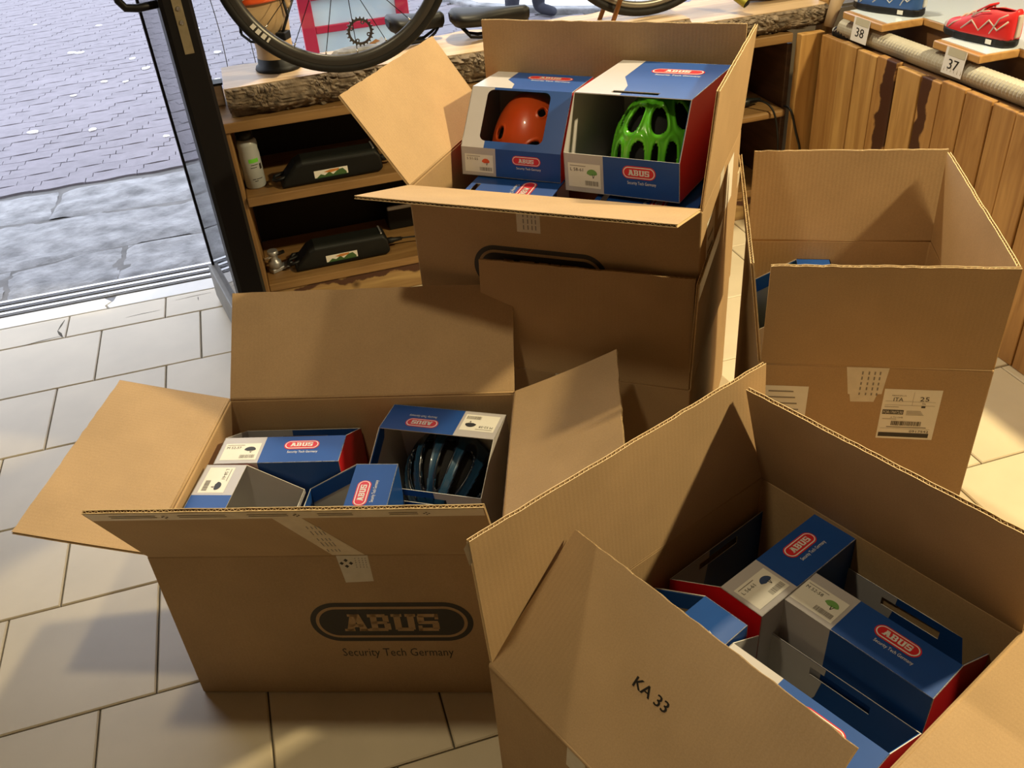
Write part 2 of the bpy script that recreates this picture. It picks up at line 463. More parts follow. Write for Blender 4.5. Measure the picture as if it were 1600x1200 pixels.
# pavers
LP, WP = 0.225, 0.112
def paver_poly(L, W, g):
    f = lambda x: 0.007*math.sin(2*PI*x/L)
    e = lambda y: 0.014*(1 if y > 0.004 else -1 if y < -0.004 else y/0.004)
    top = [(x, W/2 - g + f(x)) for x in [L/2*(1 - i/5.0) for i in range(11)]]
    P = [(x + (e(1) - g if i == 0 else e(1) + g if i == 10 else 0), y) for i, (x, y) in enumerate(top)]
    P += [(-L/2 + e(1) + g, 0.004), (-L/2 + e(-1) + g, -0.004)]
    bot = [(x, -W/2 + g + f(x)) for x in [-L/2*(1 - i/5.0) for i in range(11)]]
    P += [(x + (e(-1) + g if i == 0 else e(-1) - g if i == 10 else 0), y) for i, (x, y) in enumerate(bot)]
    P += [(L/2 + e(-1) - g, -0.004), (L/2 + e(1) - g, 0.004)]
    return P
pp = paver_poly(LP, WP, 0.0019)
mb = MB(); mb.prism(pp, -0.02, 0.0, 'paver'); o = mb.build('paver'); pm = o.data; bpy.data.objects.remove(o)
cells = []
row = 0; y = 4.36
while y < 9.6:
    off = (row % 2) * LP/2 + (row % 3) * 0.03
    u = -3.4 + off
    while u < 4.6:
        lim = 0.25 * (y - 6)
        if not (u > 1.46 + max(0, (6.95 - y)) * 0.62 and y > 5.2 and u < 2.9): cells.append((u, y))
        u += LP
    y += WP; row += 1
def seen(c): return -0.225*c[1] - 0.35 < c[0] < 0.62*c[1]
cells.sort(key=lambda c: (not seen(c), math.hypot(c[0]+0.6, c[1])))
for (u, y) in cells[:300]:
    o = piece('paver', pm, street, (u, y, random.uniform(-0.002, 0.0)), random.uniform(-.012, .012)); o.rotation_euler.x = random.uniform(-.01, .01)
mb = MB()
for (u, y) in cells[300:]:
    mb.prism(pp, -0.02, 0.0, 'paver', M=T(u, y, random.uniform(-0.002, 0.0), random.uniform(-.012, .012)))
tag(mb.build('paver_field', street), kind='stuff')
# sunlit ground beyond a stone kerb, its sunlight put into a near-white colour
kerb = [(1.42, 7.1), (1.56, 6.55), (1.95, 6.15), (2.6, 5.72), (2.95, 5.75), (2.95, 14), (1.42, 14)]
mb = MB(); mb.prism([(x + 0.06, y + 0.06) for x, y in kerb], -0.02, -0.004, 'road'); struct('sun_painted_road', mb)
mb = MB()
for (x0, y0), (x1, y1) in zip(kerb[:3], kerb[1:4]):
    M = fr((x0, y0, 0), (x1-x0, y1-y0, 0), (-(y1-y0), x1-x0, 0)); l = math.hypot(x1-x0, y1-y0)
    mb.box((0.005, 0, -0.05), (l-0.005, 0.09, 0.03), 'slate', M)
struct('kerb', mb, bevel=0.01)

# walls, ceiling (out of frame, they close the room)
mb = MB(); mb.box((-2.4, -1.8, 2.7), (2.45, 3.3, 2.8), 'ceiling_paint'); struct('ceiling', mb)
mb = MB(); mb.box((-2.5, -1.9, 0), (2.55, -1.8, 2.7), 'plaster'); struct('wall_back', mb)
mb = MB(); mb.box((-2.5, -1.8, 0), (-2.4, 3.3, 2.7), 'plaster'); struct('wall_left', mb)
mb = MB(); mb.box((2.45, -1.8, 0), (2.55, 3.3, 2.7), 'dark_wood'); struct('wall_right', mb)
mb = MB()
mb.box((-2.4, 3.08, 0), (-1.6, 3.3, 2.7), 'plaster')
mb.box((-1.6, 3.08, 2.3), (2.45, 3.3, 2.7), 'plaster')
mb.box((-0.10, 3.16, 0), (2.45, 3.3, 0.58), 'plaster')
mb.box((2.30, 3.08, 0.58), (2.45, 3.3, 2.3), 'plaster')
struct('wall_front', mb)
mb = MB(); mb.box((-0.212, 3.09, 0), (-0.150, 3.16, 2.3), 'black_metal'); struct('trim_3', mb, bevel=0.004)

def glass_mat(name, tint, f=0.9):
    m = bpy.data.materials.new(name); m.use_nodes = True; nt = m.node_tree; L = nt.links
    nt.nodes.remove(nt.nodes['Principled BSDF'])
    tr_ = nt.nodes.new('ShaderNodeBsdfTransparent'); tr_.inputs[0].default_value = (*tint, 1)
    gl = nt.nodes.new('ShaderNodeBsdfGlossy'); gl.inputs['Roughness'].default_value = 0.02
    fn = nt.nodes.new('ShaderNodeFresnel'); fn.inputs[0].default_value = 1.42
    k = nt.nodes.new('ShaderNodeMath'); k.operation = 'MULTIPLY'; k.inputs[1].default_value = f; L.new(fn.outputs[0], k.inputs[0])
    mx = nt.nodes.new('ShaderNodeMixShader'); L.new(k.outputs[0], mx.inputs[0]); L.new(tr_.outputs[0], mx.inputs[1]); L.new(gl.outputs[0], mx.inputs[2])
    L.new(mx.outputs[0], nt.nodes['Material Output'].inputs[0])
    MATS[name] = m
glass_mat('glass', (0.95, 0.96, 0.96)); glass_mat('door_glass', (0.86, 0.87, 0.90)); glass_mat('film', (0.97, 0.97, 0.97), 1.0)
mb = MB(); mb.box((-0.149, 3.115, 0.58), (2.30, 3.121, 2.3), 'glass'); struct('window_1', mb)

mat('rail_grey', (0.22, 0.21, 0.19), 0.5, var=0.1, vscale=20)
# glazed shop door, swung inwards
D0, D1 = Vector((-0.262, 2.909, 0)), Vector((-0.120, 2.152, 0))
dl = (D1 - D0).length
MD = fr(D0, D1 - D0, (0, 0, 1))           # x along the leaf, y up, z = out of the leaf (towards the left)
door = thing('door_1', 'glazed shop door with black metal stile swung open inwards', None, MD, kind='structure')
mb = MB(); mb.box((0.012, 0.03, -0.006), (dl - 0.05, 2.18, 0.002), 'door_glass'); mb.build('pane', door)
mb = MB(); mb.box((0, 0.10, -0.010), (0.014, 2.18, 0.006), 'black_metal'); mb.build('hinge_stile', door)
mb = MB(); mb.box((0, 0.012, -0.022), (dl - 0.045, 0.13, 0.018), 'rail_grey'); mb.build('bottom_rail', door, bevel=0.004)
st = MB(); st.prism([(dl-0.055, -0.034), (dl-0.008, -0.034), (dl, -0.026), (dl, 0.026), (dl-0.008, 0.034), (dl-0.055, 0.034)], 0.012, 2.2, 'black_metal', M=Matrix(((1,0,0,0),(0,0,1,0),(0,1,0,0),(0,0,0,1))))
stile = st.build('stile', door)
mb = MB(); mb.box((dl, 0.965, -0.011), (dl + 0.002, 1.30, 0.009), 'brass'); lp = mb.build('lock_plate', stile)
for k in range(3):
    mb = MB(); mb.lathe([(0.005, 0), (0.004, 0.003)], 'steel', 12, M=fr((dl+0.002, 1.03 + 0.028*k, -0.001), (0, 0, 1), (0, 1, 0)) @ Matrix.Rotation(PI, 4, 'X')); mb.build('bolt', stile)
for s in (1, -1):
    pts = [(dl-0.03, 1.068, s*0.03), (dl-0.03, 1.066, s*0.075), (dl-0.03, 1.070, s*0.098), (dl-0.03, 1.085, s*0.108), (dl-0.03, 1.12, s*0.110), (dl-0.03, 1.30, s*0.110), (dl-0.03, 1.325, s*0.10), (dl-0.03, 1.33, s*0.03)]
    if s < 0: pts = [(x, y + 0.006, z*0.72) for x, y, z in pts]
    mb = MB(); mb.tube(pts, 0.0085, 'black_metal', 10); mb.build('handle', door)
# shutter cords hanging outside the window
for (a, b_) in (((-0.085, 3.145, 1.0), (-0.075, 3.135, 0.60)), ((-0.02, 3.15, 1.2), (0.02, 3.14, 0.62))):
    mb = MB(); A, B = Vector(a), Vector(b_)
    mb.tube([A.lerp(B, i/8) + Vector((0.012*math.sin(i*PI/8), 0, 0)) for i in range(9)], 0.0016, 'ink_grey', 6)
    tag(mb.build('shutter_cord'), 'thin dark cord hanging %s the shop window glass' % ('closest to the door stile by' if a[0] < -0.05 else 'in front of the mannequin by'), 'cord')

# ================================================================ FURNITURE
def wood_mat(name, c0, c1, axis='Z', rough=0.5, knots=False, dark=None, dark_pos=None, coat=0.0):
    m = bpy.data.materials.new(name); m.use_nodes = True; nt = m.node_tree; L = nt.links
    b = nt.nodes['Principled BSDF']; b.inputs['Roughness'].default_value = rough; b.inputs['Coat Weight'].default_value = coat; b.inputs['Coat Roughness'].default_value = 0.12
    tc = nt.nodes.new('ShaderNodeTexCoord'); oi = nt.nodes.new('ShaderNodeObjectInfo')
    ml = nt.nodes.new('ShaderNodeMath'); ml.operation = 'MULTIPLY'; ml.inputs[1].default_value = 37; L.new(oi.outputs['Random'], ml.inputs[0])
    cx = nt.nodes.new('ShaderNodeCombineXYZ'); [L.new(ml.outputs[0], cx.inputs[i]) for i in range(3)]
    ad = nt.nodes.new('ShaderNodeVectorMath'); ad.operation = 'ADD'; L.new(tc.outputs['Object'], ad.inputs[0]); L.new(cx.outputs[0], ad.inputs[1])
    mp = nt.nodes.new('ShaderNodeMapping'); sc = {'X': (1.3, 16, 16), 'Y': (16, 1.3, 16), 'Z': (16, 16, 1.3)}[axis]
    mp.inputs['Scale'].default_value = sc; L.new(ad.outputs[0], mp.inputs[0])
    n = nt.nodes.new('ShaderNodeTexNoise'); n.inputs['Scale'].default_value = 2.2; n.inputs['Detail'].default_value = 7; n.inputs['Distortion'].default_value = 1.0; L.new(mp.outputs[0], n.inputs['Vector'])
    r = nt.nodes.new('ShaderNodeValToRGB'); r.color_ramp.elements[0].position = 0.28; r.color_ramp.elements[1].position = 0.72
    r.color_ramp.elements[0].color = (*c0, 1); r.color_ramp.elements[1].color = (*c1, 1); L.new(n.outputs['Fac'], r.inputs[0])
    col = r.outputs[0]
    if knots:
        vo = nt.nodes.new('ShaderNodeTexVoronoi'); vo.inputs['Scale'].default_value = 5.0; L.new(ad.outputs[0], vo.inputs['Vector'])
        kr = nt.nodes.new('ShaderNodeValToRGB'); kr.color_ramp.elements[0].position = 0.03; kr.color_ramp.elements[1].position = 0.10
        kr.color_ramp.elements[0].color = (0.25, 0.2, 0.16, 1); kr.color_ramp.elements[1].color = (1, 1, 1, 1); L.new(vo.outputs['Distance'], kr.inputs[0])
        mx = nt.nodes.new('ShaderNodeMix'); mx.data_type = 'RGBA'; mx.blend_type = 'MULTIPLY'; mx.inputs[0].default_value = 1
        L.new(col, mx.inputs[6]); L.new(kr.outputs[0], mx.inputs[7]); col = mx.outputs[2]
    if dark:
        sp = nt.nodes.new('ShaderNodeSeparateXYZ'); L.new(tc.outputs['Object'], sp.inputs[0])
        n3 = nt.nodes.new('ShaderNodeTexNoise'); n3.inputs['Scale'].default_value = 11; n3.inputs['Detail'].default_value = 5; L.new(tc.outputs['Object'], n3.inputs['Vector'])
        a = nt.nodes.new('ShaderNodeMath'); a.operation = 'MULTIPLY_ADD'; a.inputs[1].default_value = 0.09; L.new(n3.outputs['Fac'], a.inputs[0]); L.new(sp.outputs['XYZ'.index(dark_pos[0])], a.inputs[2])
        s1 = nt.nodes.new('ShaderNodeMapRange'); s1.inputs['From Min'].default_value = dark_pos[1]; s1.inputs['From Max'].default_value = dark_pos[1] + 0.006
        s2 = nt.nodes.new('ShaderNodeMapRange'); s2.inputs['From Min'].default_value = dark_pos[2]; s2.inputs['From Max'].default_value = dark_pos[2] + 0.006
        L.new(a.outputs[0], s1.inputs['Value']); L.new(a.outputs[0], s2.inputs['Value'])
        sb = nt.nodes.new('ShaderNodeMath'); sb.operation = 'SUBTRACT'; L.new(s1.outputs[0], sb.inputs[0]); L.new(s2.outputs[0], sb.inputs[1])
        mx = nt.nodes.new('ShaderNodeMix'); mx.data_type = 'RGBA'; L.new(sb.outputs[0], mx.inputs[0]); L.new(col, mx.inputs[6]); mx.inputs[7].default_value = (*dark, 1); col = mx.outputs[2]
    L.new(col, b.inputs['Base Color'])
    bp = nt.nodes.new('ShaderNodeBump'); bp.inputs['Strength'].default_value = 0.25; bp.inputs['Distance'].default_value = 0.001
    L.new(n.outputs['Fac'], bp.inputs['Height']); L.new(bp.outputs[0], b.inputs['Normal'])
    MATS[name] = m
wood_mat('plank', (0.25, 0.115, 0.032), (0.47, 0.265, 0.09), 'Z', 0.5, True)
wood_mat('plank_pale', (0.34, 0.18, 0.058), (0.54, 0.325, 0.115), 'Z', 0.5, True)
wood_mat('plank_bark_a', (0.32, 0.16, 0.05), (0.46, 0.26, 0.09), 'Z', 0.5, False, (0.055, 0.018, 0.008), ('Y', -0.002, 0.050))
wood_mat('plank_bark_b', (0.32, 0.16, 0.05), (0.46, 0.26, 0.09), 'Z', 0.5, False, (0.060, 0.020, 0.008), ('Y', 0.040, 0.082))
wood_mat('board_x', (0.20, 0.105, 0.036), (0.31, 0.18, 0.068), 'X', 0.55)
wood_mat('board_z', (0.20, 0.105, 0.036), (0.31, 0.18, 0.068), 'Z', 0.55)
wood_mat('board_y', (0.42, 0.22, 0.075), (0.58, 0.34, 0.13), 'Y', 0.3, coat=0.8)
wood_mat('kick', (0.22, 0.12, 0.05), (0.46, 0.31, 0.13), 'X', 0.6, True, (0.07, 0.025, 0.012), ('Z', 0.062, 0.085))
wood_mat('slab_top', (0.44, 0.29, 0.16), (0.66, 0.50, 0.33), 'X', 0.45)
wood_mat('riser', (0.10, 0.045, 0.018), (0.17, 0.085, 0.035), 'Y', 0.5)

# low shelving unit under the window
unit = thing('shelf_unit', 'low wooden shelving unit under the shop window, dark inside', 'shelf', T(0, 0, 0))
def bd(name, a, b_, m, parent=unit, bev=0.003):
    mb = MB(); c = [(a[i]+b_[i])/2 for i in range(3)]
    mb.box([a[i]-c[i] for i in range(3)], [b_[i]-c[i] for i in range(3)], m)
    return mb.build(name, parent, M=Matrix.Translation(c), bevel=bev)
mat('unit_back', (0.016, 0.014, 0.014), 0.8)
bd('side_panel', (-0.128, 2.70, 0), (-0.098, 3.06, 0.612), 'board_z')
bd('side_panel', (0.86, 2.72, 0), (0.885, 3.06, 0.612), 'board_z')
bd('top_board', (-0.128, 2.69, 0.613), (1.708, 3.06, 0.642), 'board_x')
bd('shelf_board', (-0.097, 2.69, 0.384), (0.859, 3.05, 0.412), 'board_x')
bd('shelf_board', (0.886, 2.69, 0.366), (1.708, 3.05, 0.392), 'board_x', bev=0.008)
bd('bottom_board', (-0.097, 2.705, 0.086), (1.708, 3.05, 0.112), 'board_x')
bd('kick_board', (-0.097, 2.712, 0.0), (1.708, 2.73, 0.085), 'kick')
bd('side_panel', (1.709, 2.72, 0), (1.728, 3.06, 0.60), 'dark_wood')
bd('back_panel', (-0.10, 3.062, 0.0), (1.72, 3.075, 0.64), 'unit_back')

# live-edge slabs on top of the unit
mb_bark = mat('bark', (0.075, 0.055, 0.038), 0.9, col2=(0.26, 0.20, 0.145), vscale=55, bump=1.0, bscale=140)
def slab(name, label, x0, x1, zb, zt, yf, yb, seed, taper=0.05):
    root = thing(name, label, 'slab', T(0, 0, 0), 'live-edge slabs under the window')
    nx, nz = int((x1-x0)*260), 20
    mb = MB(); S = Vector((seed*11.3, seed*5.1, 0))
    front = lambda x: yf + 0.022*noise.noise(Vector((x*2.3, seed, 0))) 
    for i in range(nx + 1):
        x = x0 + (x1-x0)*i/nx
        for j in range(nz + 1):
            t = j/nz
            z = zt - 0.002 - (zt - zb - 0.003)*t
            bulge = 0.012*math.sin(PI*min(1, t*1.15)) - 0.045*max(0, t-0.62)**1.3*2.0
            if x - x0 < 0.14: bulge -= max(0, t-0.45)*0.10*(1-(x-x0)/0.14)
            q = Vector((x*34, z*60, 0)) + S
            vd = noise.voronoi(Vector((x*42 + 4*noise.noise(Vector((x*9, z*20, seed))), z*72, seed)))[0]
            rough = 0.018*min(0.62, (vd[1]-vd[0]))*1.3 + 0.005*noise.fractal(q*0.7, 1, 2, 4)
            if j == 0: rough = 0; 
            mb.v.append((x, front(x) - bulge - rough*min(1, j/1.5), z))
    for i in range(nx):
        for j in range(nz):
            a = i*(nz+1)+j; mb.face((a, a+nz+1, a+nz+2, a+1), 'bark', False)
    # end faces
    for (i, flip) in ((0, False), (nx, True)):
        col_ = [i*(nz+1)+j for j in range(nz+1)]; o = len(mb.v); x = mb.v[col_[0]][0]
        mb.v += [(x, yb, zb+0.003), (x, yb, zt-0.002)]
        f = col_ + [o, o+1]; mb.face(f if flip else f[::-1], 'bark')
    mb.box((x0+0.004, yf+0.035, zb+0.0005), (x1-0.004, yb-0.035, zt-0.003), 'bark')
    mb.build('bark_edge', root)
    top = MB(); n = 60
    P = [(x0 + (x1-x0)*i/n, front(x0 + (x1-x0)*i/n)) for i in range(n+1)]
    B = [(x1 - (x1-x0)*i/n, yb + 0.03*noise.noise(Vector((i*0.23, seed+4, 1)))) for i in range(n+1)]
    top.prism(P + B, zt-0.0025, zt, 'slab_top'); top.build('sawn_top', root)
slab('live_edge_slab', 'long thick live-edge wood slab with rough bark front under the bicycle wheels', -0.085, 1.34, 0.643, 0.735, 2.70, 2.94, 1)
slab('live_edge_slab', 'short bark-covered wood slab in the corner beside the plank counter', 1.345, 1.83, 0.643, 0.715, 2.70, 2.98, 2)

# plank-clad counter on the right
counter = thing('plank_counter', 'plank-clad wooden counter below the shoe shelf', 'counter', T(0, 0, 0))
vb = [2.643, 2.531, 2.445, 2.344, 2.250, 2.145, 2.061, 1.965, 1.865, 1.781]
while vb[-1] > 0.5: vb.append(vb[-1] - random.choice((0.09, 0.1, 0.105)))
pk = ['plank', 'plank_pale', 'plank_pale', 'plank_bark_a', 'plank_pale', 'plank_bark_b', 'plank', 'plank', 'plank', 'plank']
for i in range(len(vb) - 1):
    a, b_ = vb[i], vb[i+1]
    mb = MB(); h = 0.64 + random.uniform(-0.005, 0.006); w = a - b_ - 0.004
    mb.prism([(-w/2, 0), (w/2, 0), (w/2, h-0.002), (-w/2, h-0.003)], -0.011, 0.011 + random.uniform(-0.002, 0.003), pk[i] if i < len(pk) else 'plank',
             M=Matrix(((0,0,-1,0),(1,0,0,0),(0,1,0,0),(0,0,0,1))))
    mb.build('plank', counter, M=Matrix.Translation((1.791, (a+b_)/2, 0)), bevel=0.003)
bd('corner_post', (1.716, 2.655, 0), (1.802, 2.685, 0.642), 'plank_pale', counter)
bd('ledge', (1.803, 0.6, 0.59), (1.95, 2.66, 0.632), 'riser', counter)
bd('riser_board', (1.952, 0.6, 0.0), (1.97, 2.68, 0.698), 'riser', counter)
bd('counter_body', (1.972, 0.6, 0.0), (2.42, 2.68, 0.69), 'dark_wood', counter)
# toothed shoe shelf with a projecting tab for every size
teeth = [(2.567, 2.369, 1.797), (2.164, 1.98, 1.815), (1.775, 1.585, 1.815)]
shelf = thing('shoe_shelf', 'varnished wooden shoe shelf with projecting size tabs above the plank counter', 'shelf', T(0, 0, 0))
bd('shelf_board', (1.94, 0.6, 0.699), (2.42, 2.70, 0.72), 'board_y', shelf)
for a, b_, u in teeth: bd('shelf_tab', (u, b_, 0.699), (1.939, a, 0.72), 'board_y', shelf)
mat('sky_sheen_paint', (0.72, 0.82, 0.95), 0.18, coat=0.5)  # pale blue stands in for daylight mirrored in the varnished shelf top
bd('sheen_sheet', (1.942, 0.6, 0.7202), (2.398, 2.70, 0.7212), 'sky_sheen_paint', shelf, bev=0.0)
for a, b_, u in teeth: bd('sheen_sheet', (u + 0.022, b_ + 0.006, 0.7202), (1.9415, a - 0.004, 0.7212), 'sky_sheen_paint', shelf, bev=0.0)
mat('gloss_back', (0.20, 0.09, 0.035), 0.4, var=0.3, vscale=6)
bd('back_board', (2.40, 0.6, 0.721), (2.44, 2.70, 1.5), 'gloss_back', shelf)

# ================================================================ CARTONS
def sheet(name, L, W, parent, M, th=0.006, per=0.009, seed=0, outer='kraft', inner='kraft_in', trim_=0.004, curl=0.0):
    """corrugated flap: outer liner at z=0, inner liner at z=-th, fluted medium between; x along hinge, y outwards"""
    rnd = random.Random(seed); mb = MB()
    n = 28; x0, x1 = trim_, L - trim_; lt = 0.0011
    jit = [rnd.uniform(-0.0012, 0.0008) for _ in range(n+1)]
    ny = 6
    def zc(y): return curl * (y/W)**2
    for (za, zb_, m) in ((-lt, 0, outer), (-th, -th+lt, inner)):
        o = len(mb.v)
        for i in range(n+1):
            x = x0 + (x1-x0)*i/n
            for j in range(ny+1):
                y = 0.002 + (W - 0.002)*j/ny + (jit[i] if j == ny else 0)
                mb.v.append((x, y, zb_ + zc(y))); mb.v.append((x, y, za + zc(y)))
        c = 2*(ny+1)
        for i in range(n):
            for j in range(ny):
                a = o + i*c + 2*j
                mb.face((a, a+c, a+c+2, a+2), m); mb.face((a+1, a+3, a+c+3, a+c+1), m)
            a = o + i*c + 2*ny; mb.face((a, a+c, a+c+1, a+1), 'kraft_edge')
            a = o + i*c; mb.face((a, a+1, a+c+1, a+c), 'kraft_edge')
        for i in (0, n):
            for j in range(ny):
                a = o + i*c + 2*j; q = (a, a+2, a+3, a+1); mb.face(q if i == 0 else q[::-1], 'kraft_edge')
    k = int((x1-x0)/(per/2)); o = len(mb.v)
    for i in range(k+1):
        x = x0 + (x1-x0)*i/k; z = -lt - (th-2*lt)*(i % 2)
        for j in range(ny+1):
            y = 0.002 + (W-0.003)*j/ny; mb.v.append((x, y, z + zc(y)))
    for i in range(k):
        for j in range(ny):
            a = o + i*(ny+1) + j; mb.face((a, a+ny+1, a+ny+2, a+1), 'flute')
    for i in range(k):
        xa, xb = x0 + (x1-x0)*i/k, x0 + (x1-x0)*(i+1)/k; za, zb_ = -lt - (th-2*lt)*(i % 2), -lt - (th-2*lt)*((i+1) % 2)
        q = len(mb.v); ye = W - 0.0014; mb.v += [(xa, ye, za-0.0006+zc(W)), (xb, ye, zb_-0.0006+zc(W)), (xb, ye, zb_+0.0006+zc(W)), (xa, ye, za+0.0006+zc(W))]; mb.face((q, q+1, q+2, q+3), 'kraft_edge')
    mb.tube([(x0, 0.0, -th*0.5), (x1, 0.0, -th*0.5)], th*0.52, outer, 10)
    o_ = mb.build(name, parent, M=M)
    return o_

SIDE = {'F': 0, 'R': 1, 'B': 2, 'L': 3}
def carton(label, cx, cy, z0, yaw, w, d, h, fl, ang, group='open cardboard cartons', curl={}, th=0.006, per=0.009):
    root = thing('cardboard_carton', label, 'carton', T(cx, cy, z0, yaw), group)
    x, y = w/2, d/2; mb = MB(); t = th
    O = [(-x,-y), (x,-y), (x,y), (-x,y)]; I = [(-x+t,-y+t), (x-t,-y+t), (x-t,y-t), (-x+t,y-t)]
    mb.v += [(a, b, 0) for a, b in O] + [(a, b, h) for a, b in O] + [(a, b, t) for a, b in I] + [(a, b, h) for a, b in I]
    mb.face((3,2,1,0), 'kraft_body')
    for i in range(4):
        j = (i+1) % 4
        mb.face((i, j, 4+j, 4+i), 'kraft_body'); mb.face((8+j, 8+i, 12+i, 12+j), 'kraft_body'); mb.face((4+i, 4+j, 12+j, 12+i), 'kraft_body')
    mb.face((8,9,10,11), 'kraft_body')
    root['dims'] = (w, d, h)
    body = mb.build('body', root, bevel=0.0035)
    flaps = {}
    for i, sd in enumerate('FRBL'):
        if sd not in ang: continue
        a, b = Vector((*O[i], h)), Vector((*O[(i+1) % 4], h))
        e = (b-a).normalized(); out = Vector((e.y, -e.x, 0))
        v = math.sin(ang[sd])*out + math.cos(ang[sd])*Vector((0, 0, 1))
        M = fr(a, e, v)
        flaps[sd] = sheet('flap', (b-a).length, fl, root, M, th, per, seed=len(label)*7 + i, curl=curl.get(sd, 0))
    return root, flaps, body
def deco(name, p, parent, M, label=None):
    o = p.build(name, parent, M=M)
    if label: o['label'] = label
    return o
def face_frame(w, d, h, side):
    x, y = w/2, d/2
    return {'F': fr((-x, -y, 0), (1,0,0), (0,0,1)), 'R': fr((x, -y, 0), (0,1,0), (0,0,1)), 'B': fr((x, y, 0), (-1,0,0), (0,0,1)), 'L': fr((-x, y, 0), (0,-1,0), (0,0,1))}[side]
def big_logo(w, h, cx, cy, lw, lh):
    p = Print(); p.stadium(cx, cy, lw, lh, 'ink_black', 1, 24); p.stadium(cx, cy, lw - 0.20*lh, lh*0.80, 'kraft', 2, 24); p.stadium(cx, cy, lw - 0.32*lh, lh*0.68, 'ink_black', 3, 24)
    p.letters(cx, cy, lh*0.44, 'kraft', 4)
    p.text('Security Tech Germany', cx, cy - lh*0.80, lh*0.21, 'ink_black', 1, w=lw*0.70)
    return p
def tape_marks(p, x0, y0, x1, y1, seed, along='x', l=2):
    rnd = random.Random(seed)
    n = 5
    for i in range(n):
        if along == 'x':
            a = x0 + (x1-x0)*(i+0.1)/n; b = a + (x1-x0)/n*rnd.uniform(0.4, 0.75)
            for yy in (0.35, 0.6): p.rect(a, y0+(y1-y0)*yy, b, y0+(y1-y0)*(yy+0.08), 'ink_brown', l)
            if i % 2 == 0:
                c = b + (x1-x0)/n*0.12; q = (y1-y0)
                for dx, dy in ((0, .3), (-.13, .45), (.13, .45), (0, .6)): p.poly([(c+dx*q-.07*q, y0+dy*q), (c+dx*q, y0+dy*q-.09*q), (c+dx*q+.07*q, y0+dy*q), (c+dx*q, y0+dy*q+.09*q)], 'ink_brown', l)
        else:
            a = y0 + (y1-y0)*(i+0.1)/n; b = a + (y1-y0)/n*rnd.uniform(0.4, 0.75)
            for xx in (0.2, 0.42, 0.62, 0.8): p.rect(x0+(x1-x0)*xx, a, x0+(x1-x0)*(xx+0.05), b, 'ink_grey', l)

# A: carton in front of the door, logo on its front
wA, dA, hA = 0.611, 0.459, 0.369
cA, fA, bA = carton('open carton with a large oval logo printed on its front, nearest the shop door', 0.0116, 1.3718, 0, -0.3472, wA, dA, hA, 0.2284,
                    {'L': 1.347, 'B': 0.728, 'F': 0.492, 'R': 1.195}, curl={'R': -0.012, 'L': -0.004})
deco('logo', big_logo(wA, hA, wA*0.655, hA*0.545, wA*0.48, hA*0.275), cA, face_frame(wA, dA, hA, 'F'), 'black oval logo')
p = Print(); p.poly([(0.336, hA-0.066), (0.385, hA-0.063), (0.384, hA-0.001), (0.330, hA-0.001)], 'tape_white', 1); tape_marks(p, 0.355, hA-0.03, 0.384, hA-0.004, 4, 'y'); 
for dx, dy in ((0, 0), (-.008, -.007), (.008, -.007), (0, -.014)): p.poly([(.345+dx-.004, hA-.012+dy), (.345+dx, hA-.016+dy), (.345+dx+.004, hA-.012+dy), (.345+dx, hA-.008+dy)], 'ink_black', 2)
deco('tape', p, cA, face_frame(wA, dA, hA, 'F'), 'white printed tape end')
p = Print(); p.rect(0.006, 0.195, wA-0.006, 0.2255, 'tape', 1); tape_marks(p, 0.03, 0.196, wA-0.05, 0.2245, 6, 'x')
p.poly([(0.325, 0.002), (0.38, 0.002), (0.330, 0.195), (0.285, 0.195)], 'tape', 1); tape_marks(p, 0.318, 0.02, 0.35, 0.17, 8, 'y')
deco('tape', p, fA['F'], Matrix.Identity(4), 'pale printed packing tape')

# E: carton on the floor under the helmet carton
wE, dE, hE = 0.4512, 0.5998, 0.3623
cE, fE, bE = carton('carton on the floor under the carton that shows the red and green helmets', 0.7010, 1.7370, 0, -0.6209, wE, dE, hE, 0.2433,
                    {'F': -0.10, 'R': 0.03, 'B': 0.06, 'L': 3.0})
p = Print(); p.rect(0.165, hE-0.035, 0.225, hE-0.001, 'tape_white', 1); tape_marks(p, 0.17, hE-0.03, 0.22, hE-0.004, 3, 'y'); deco('tape', p, cE, face_frame(wE, dE, hE, 'F'), 'white printed tape end')
p = Print(); p.rect(0.004, 0.205, dE-0.004, 0.2435, 'tape', 1); deco('tape', p, fE['R'], Matrix.Identity(4), 'clear packing tape')

# B: carton stacked on E
wB, dB, hB, zB = 0.604, 0.4512, 0.3671, 0.3672
cB, fB, bB = carton('carton with the red and green helmet boxes inside, stacked on another carton', 0.6307, 1.7588, zB, -0.6501, wB, dB, hB, 0.2222,
                    {'L': 0.623, 'F': 1.267, 'B': 0.006, 'R': 0.081})
deco('logo', big_logo(wB, hB, wB*0.46, hB*0.56, wB*0.48, hB*0.275), cB, face_frame(wB, dB, hB, 'F'), 'black oval logo')
p = Print(); p.rect(0.235, hB-0.075, 0.285, hB-0.001, 'tape_white', 1); tape_marks(p, 0.24, hB-0.07, 0.283, hB-0.004, 2, 'y'); deco('tape', p, cB, face_frame(wB, dB, hB, 'F'), 'white printed tape end')
p = Print(); p.rect(0.06, hB-0.19, 0.15, hB-0.05, 'paper', 1)
for k in range(4): p.rect(0.075, hB-0.18+0.028*k, 0.13, hB-0.172+0.028*k, 'ink_grey', 2)
p.rect(0.19, hB-0.10, 0.235, hB-0.001, 'tape_white', 1); p.rect(0.27, hB-0.12, 0.36, hB-0.02, 'paper', 1)
deco('shipping_label', p, cB, face_frame(wB, dB, hB, 'R'), 'white shipping label')

